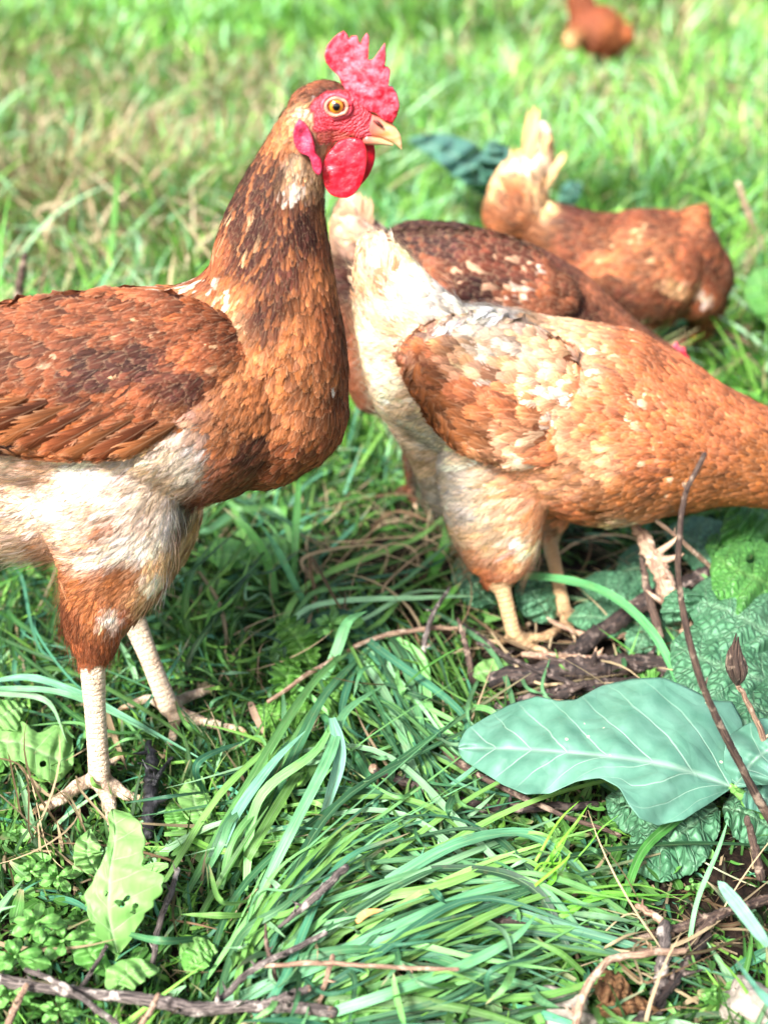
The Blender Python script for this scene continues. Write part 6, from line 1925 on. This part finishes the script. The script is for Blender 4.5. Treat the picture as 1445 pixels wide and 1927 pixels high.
def dead_things():
    G = 'fallen twigs and sticks'
    T = thing_twig
    T('fallen_branch', 'thick dark fallen branch along the bottom edge with pale broken ends', 'branch', [(-20, 1843, .020), (60, 1855, .022), (160, 1868, .022), (280, 1882, .022), (350, 1897, .022), (430, 1897, .022), (520, 1893, .022), (625, 1905, .022)], [12, 12, 11, 12, 14, 12, 11, 11], M['twig_grey'], G,
      branches=[([(490, 1893, .022), (535, 1878, .026), (580, 1860, .032)], [9, 9, 7]), ([(150, 1865, .014), (190, 1800, .02), (200, 1780, .022)], [5, 4, 3])], ends=[(624, 1904, .022, 11), (580, 1860, .032, 7)])
    T('twig', 'thin grey twig crossing over the fallen branch at the lower left', 'twig', [(50, 1825, .03), (120, 1855, .03), (220, 1927, .02)], [5, 5.5, 6], M['twig_grey'], G)
    T('twig', 'pale bark strip leaning at the lower left corner below the fallen branch', 'twig', [(15, 1930, .02), (35, 1885, .024), (50, 1855, .028)], [7, 7, 5], M['twig_pale'], G)
    T('twig', 'dark straight twig standing between the nibbled leaf and the long blades', 'twig', [(287, 1820, .006), (300, 1740, .02), (322, 1680, .03), (336, 1635, .035)], [6, 6, 6, 4], M['twig_grey'], G)
    T('twig', 'grey knobbly twig slanting up from the forked branch', 'twig', [(410, 1885, .022), (480, 1822, .03), (545, 1790, .034), (612, 1756, .038)], [6, 7, 6, 5], M['twig_grey'], G)
    T('twig', 'short grey twig with peeling end lying on the long blades', 'twig', [(525, 1745, .032), (590, 1690, .044), (650, 1632, .050)], [3, 8, 7], M['twig_grey'], G)
    T('twig', 'slim brown twig with forked pale top poking up above the forked branch', 'twig', [(525, 1862, .016), (510, 1810, .03), (501, 1770, .036), (500, 1740, .04)], [5, 5, 4, 2], M['stem_brown'], G)
    T('twig', 'bleached thin twig standing upright at the bottom left of centre', 'twig', [(598, 1900, .012), (612, 1850, .025), (626, 1800, .035)], [4, 5, 5], M['twig_pale'], G)
    T('twig', 'pale bark sliver in front of the fallen branch', 'twig', [(265, 1930, .03), (285, 1900, .034), (298, 1872, .038)], [6, 6, 4], M['twig_pale'], G)
    T('twig', 'long pale bleached stem lying across the lower blades', 'twig', [(500, 1818, .03), (600, 1812, .036), (700, 1818, .038), (860, 1825, .036)], [4, 5, 4, 4], M['twig_pale'], G)
    T('stick', 'dark stick with a knobbed broken end left of the large smooth leaf', 'stick', [(702, 1447, .018), (750, 1467, .018), (830, 1497, .016), (915, 1520, .012)], [8, 8, 8, 9], M['twig_dark'], G, ends=[(703, 1447, .018, 10)])
    T('stem', 'thin brown curved stem running under the large leaf down to the right', 'stem', [(700, 1358, .006), (800, 1370, .012), (850, 1425, .02), (940, 1480, .022), (1050, 1530, .022), (1165, 1572, .02)], [3, 6, 7, 6, 5, 4], M['stem_brown'], G)
    T('stick', 'black stick half buried under the large leaf tip', 'stick', [(820, 1540, .004), (900, 1528, .01), (1000, 1520, .012), (1120, 1515, .01)], [11, 10, 9, 7], M['twig_dark'], G)
    T('twig', 'bent grey twig standing below the cream hen thigh', 'twig', [(797, 1300, .004), (798, 1215, .02), (815, 1155, .03), (845, 1108, .036)], [5, 5, 5, 3], M['twig_grey'], G)
    T('stem', 'straight tan stem lying across the middle of the grass', 'stem', [(506, 1320, .02), (600, 1257, .022), (700, 1203, .022), (800, 1184, .02), (860, 1182, .015)], [4, 5, 5, 5, 4], M['twig_pale'], G)
    T('broken_wood', 'pale splintered piece of wood leaning beside the tall brown stem', 'wood', [(1292, 1190, .030), (1262, 1120, .052), (1225, 1045, .072), (1195, 985, .085)], [15, 18, 16, 9], M['twig_pale'], G, S=9, jit=.14)
    T('dry_stalk', 'thin tan hanging stalk under the pale splintered wood', 'stalk', [(1250, 1248, .012), (1236, 1180, .032), (1218, 1110, .05), (1206, 1050, .065)], [4, 8, 8, 4], M['stem_brown'], G)
    T('stick', 'dark cracked stick slanting up behind the pale splintered wood', 'stick', [(1050, 1252, .010), (1130, 1190, .018), (1240, 1118, .032), (1345, 1075, .042)], [16, 17, 18, 12], M['twig_dark'], G, branches=[([(1345, 1078, .04), (1360, 1150, .03), (1372, 1195, .02)], [6, 6, 4])], S=9, jit=.10)
    T('stick', 'flat weathered dark board of wood lying on the soil under the cream hen', 'wood', [(930, 1280, .014), (1060, 1262, .018), (1160, 1252, .018), (1270, 1246, .018)], [17, 22, 20, 14], M['twig_dark'], G, S=9, jit=.10)
    T('stick', 'splintered strip of dead wood in front of the flat dark board', 'wood', [(940, 1332, .012), (1040, 1306, .018), (1120, 1290, .018), (1200, 1278, .014)], [9, 13, 12, 5], M['twig_dark'], G, S=8, jit=.12)
    T('stick', 'light brown split stick lying on top of the flat dark board', 'wood', [(985, 1232, .014), (1050, 1236, .016), (1120, 1240, .016), (1150, 1240, .014)], [6, 8, 7, 4], M['twig_pale'], G, S=8, jit=.12)
    T('stick', 'slanting brown twig lying at the left end of the flat dark board', 'stick', [(868, 1172, .012), (910, 1205, .016), (965, 1248, .014), (1010, 1275, .012)], [4, 6, 6, 4], M['twig_dark'], G)
    T('stick', 'short dark splinter standing on the soil left of the debris under the cream hen', 'stick', [(890, 1290, .006), (880, 1230, .016), (862, 1165, .030)], [6, 6, 3], M['stem_brown'], G)
    T('stick', 'thin dark stick crossing over the flat dark board towards the lower right', 'stick', [(900, 1210, .016), (1010, 1262, .024), (1120, 1300, .022), (1210, 1318, .014)], [4, 5, 5, 3], M['twig_dark'], G)
    T('stick', 'black rotted wood piece under the hanging stalk right of the flat board', 'wood', [(1180, 1330, .004), (1235, 1270, .012), (1290, 1215, .020), (1310, 1190, .022)], [12, 15, 13, 7], M['twig_dark'], G, jit=.12)
    T('twig', 'pale thin twig lying behind the feet of the cream hen', 'twig', [(1000, 1150, .008), (1080, 1188, .012), (1150, 1200, .012), (1215, 1180, .008)], [3, 5, 5, 3], M['twig_pale'], G)
    T('twig', 'thin straw-coloured stem slanting across the cream hen breast', 'stem', [(1350, 1078, .04), (1260, 1000, .09), (1200, 955, .12), (1135, 925, .14)], [5, 4, 4, 3], M['twig_pale'], G)
    T('tall_stem', 'tall curved brown stem rising in front of the cream hen at the right', 'stem', [(1500, 1640, .60), (1450, 1545, .60), (1400, 1455, .592), (1345, 1345, .585), (1305, 1240, .585), (1280, 1120, .59), (1276, 1030, .59), (1290, 930, .595), (1324, 855, .60)], [10, 9, 8, 7, 7, 6, 6, 5, 5], M['stem_brown'], G, upright=True)
    T('charred_stick', 'short black charred stick standing beside the near foot of the standing hen', 'stick', [(280, 1570, .004), (284, 1500, .012), (287, 1440, .018), (280, 1398, .020)], [11, 14, 12, 6], M['charcoal'], G, jit=.12, branches=[([(290, 1475, .02), (305, 1450, .024), (325, 1425, .02)], [5, 4, 3])])
    T('twig', 'brown knotted root across the lower right soil', 'root', [(1450, 1690, .012), (1370, 1715, .016), (1280, 1745, .016), (1190, 1770, .010)], [10, 9, 9, 6], M['stem_brown'], G, branches=[([(1420, 1700, .014), (1340, 1730, .02), (1290, 1790, .012)], [8, 7, 6])], jit=.1)
    T('twig', 'dark flattened stem lying among blades right of centre near the bottom', 'twig', [(850, 1718, .012), (940, 1728, .014), (1040, 1740, .014), (1160, 1762, .01)], [8, 10, 9, 6], M['twig_dark'], G)
    T('twig', 'pale curved dry stem arching at the bottom right', 'stem', [(1082, 1935, .02), (1098, 1870, .03), (1140, 1812, .036), (1200, 1795, .034), (1285, 1790, .03)], [8, 8, 7, 7, 6], M['twig_pale'], G)
    T('twig', 'short dark root emerging between the blades below the large leaf', 'root', [(945, 1595, .010), (985, 1650, .016), (1015, 1700, .012), (1030, 1740, .006)], [9, 10, 10, 9], M['twig_dark'], G, jit=.1)
    T('twig', 'pale split stem slanting at the lower right beside the root', 'twig', [(1200, 1705, .02), (1240, 1730, .02), (1265, 1760, .014)], [6, 7, 5], M['twig_pale'], G)
    T('stick', 'upright grey weathered stick at the bottom right corner of the soil', 'stick', [(1235, 1900, .004), (1245, 1830, .016), (1250, 1740, .024)], [14, 13, 12], M['twig_grey'], G, jit=.1)
    T('twig', 'dark root running to the bottom edge at the lower right', 'root', [(1330, 1760, .008), (1280, 1830, .012), (1220, 1900, .012), (1180, 1940, .01)], [9, 11, 10, 9], M['twig_dark'], G, jit=.1)
    T('stem', 'brown forked weed stem standing at the right edge of the lower soil', 'stem', [(1430, 1650, .012), (1420, 1600, .03), (1405, 1540, .05)], [9, 8, 6], M['stem_brown'], G)
    T('stem', 'straight pale blurred reed in the background at the right', 'stem', [(1435, 470, 1.9), (1410, 410, 1.9), (1388, 345, 1.9)], [6, 6, 5], M['twig_pale'], G, upright=True)
    T('stem', 'pink-stemmed blurred weed at the left edge above the brown hen back', 'stem', [(34, 570, 1.35), (40, 520, 1.35), (48, 480, 1.35)], [9, 8, 6], M['stem_brown'], G, upright=True)
    # seed head on its stalk
    p0 = gp(1460, 1470)
    r = empty('seed_head_stalk', p0, 'dry brown seed head on a thin stalk at the right edge', 'dry plant')
    stalk('stalk', [(1462, 1470, .66), (1440, 1400, .66), (1405, 1320, .66), (1385, 1285, .66)], [6, 6, 5, 5], M['twig_pale'], r, upright=True)
    P = [pp(x, y, .66) for x, y in ((1386, 1290), (1386, 1262), (1382, 1230), (1386, 1206))]
    for k in range(7):
        a = k / 7 * 2 * math.pi
        s = pxm(P[0])
        o3 = [P[0], P[1] + Vector((math.cos(a), math.sin(a), 0)) * 15 / s, P[2] + Vector((math.cos(a), math.sin(a), 0)) * 9 / s, P[3] + Vector((math.cos(a), math.sin(a), 0)) * (3 + 2 * (k % 3)) / s + Vector((0, 0, .002 * (k % 3)))]
        V, F = tube(o3, [3 / s, 6 / s, 5 / s, 1 / s], S=7, n=14)
        me = mesh_np('bract', V, F); attr(me, 'tuv', np.column_stack([V[:, 0] * 500, V[:, 2], np.full(len(V), k * .3)]), 'FLOAT_VECTOR'); rebase(me, r); link('bract', me, M['stem_brown'], r)
    # stones
    def stone(lab, x, y, rx, h, colr):
        g = gp(x, y)
        bm = bmesh.new(); bmesh.ops.create_icosphere(bm, subdivisions=4, radius=1.0)
        s = rx / pxm(g)
        for v in bm.verts:
            n = mnoise.fractal(v.co * 1.3 + Vector((x, y, 0)), 1, 2, 4)
            v.co = Vector((v.co.x * s, v.co.y * s * .8, v.co.z * s * h)) * (1 + .35 * n)
        me = bpy.data.meshes.new('stone'); bm.to_mesh(me); bm.free()
        me.polygons.foreach_set('use_smooth', np.ones(len(me.polygons), bool))
        o = link('stone', me, colr); o.location = g + Vector((0, 0, s * h * .4))
        tag(o, lab, 'stone', 'stones in the soil')
    stone('pale limestone chunk cut off by the bottom right corner', 1415, 1905, 60, .7, M['stone'])
    stone('pale cracked stone at the bottom edge below the dead leaf', 1060, 1915, 55, .6, M['stone'])
    stone('yellowish stone showing between the blades at the lower centre', 865, 1715, 32, .6, M['stone_y'])
    stone('small brown clod between the grass blades beside the pointed weed', 612, 1148, 20, .7, M['stone_b'])
    stone('tiny round snail shell-like pebble at the left of the middle', 384, 1298, 14, .8, M['stone_y'])
    r = tag(leaf([(1110, 1835, .01), (1140, 1850, .016), (1170, 1865, .018), (1190, 1880, .012)], [(0, 8), (.4, 32), (1, 3)], [(0, 8), (.4, 38), (1, 3)], M['rust'], None, name='dead_leaf', ruf=.003, seed=2), 'curled reddish dead leaf near the bottom right', 'leaf', 'dead leaves')
    r = tag(leaf([(1120, 1905, .01), (1180, 1890, .014), (1240, 1900, .012)], [(0, 8), (.4, 26), (1, 3)], [(0, 8), (.4, 22), (1, 3)], M['rust'], None, name='dead_leaf', ruf=.003, seed=4), 'flat dark dead leaf at the bottom edge between the roots', 'leaf', 'dead leaves')


N = NT('green_stem'); c = N.mix(N.noise(120, 3, N.n('NewGeometry').outputs['Position']), (0.10, 0.30, 0.05), (0.22, 0.45, 0.12)); M['green_stem'] = N.P(Base_Color=c, Roughness=.4)
for nm, a_, b_ in (('stone', (.22, .19, .15), (.46, .40, .33)), ('stone_y', (.22, .18, .09), (.42, .34, .2)), ('stone_b', (.14, .07, .04), (.34, .2, .13))):
    N = NT(nm + '_surface'); geo = N.n('NewGeometry').outputs['Position']; n = N.noise(180, 6, geo, .65)
    M[nm] = N.P(Base_Color=N.mix(N.rng(n, .35, .65), a_, b_), Roughness=.85, Normal=N.bump(n, .9, .002))
big_leaves(); small_plants(); dead_things()
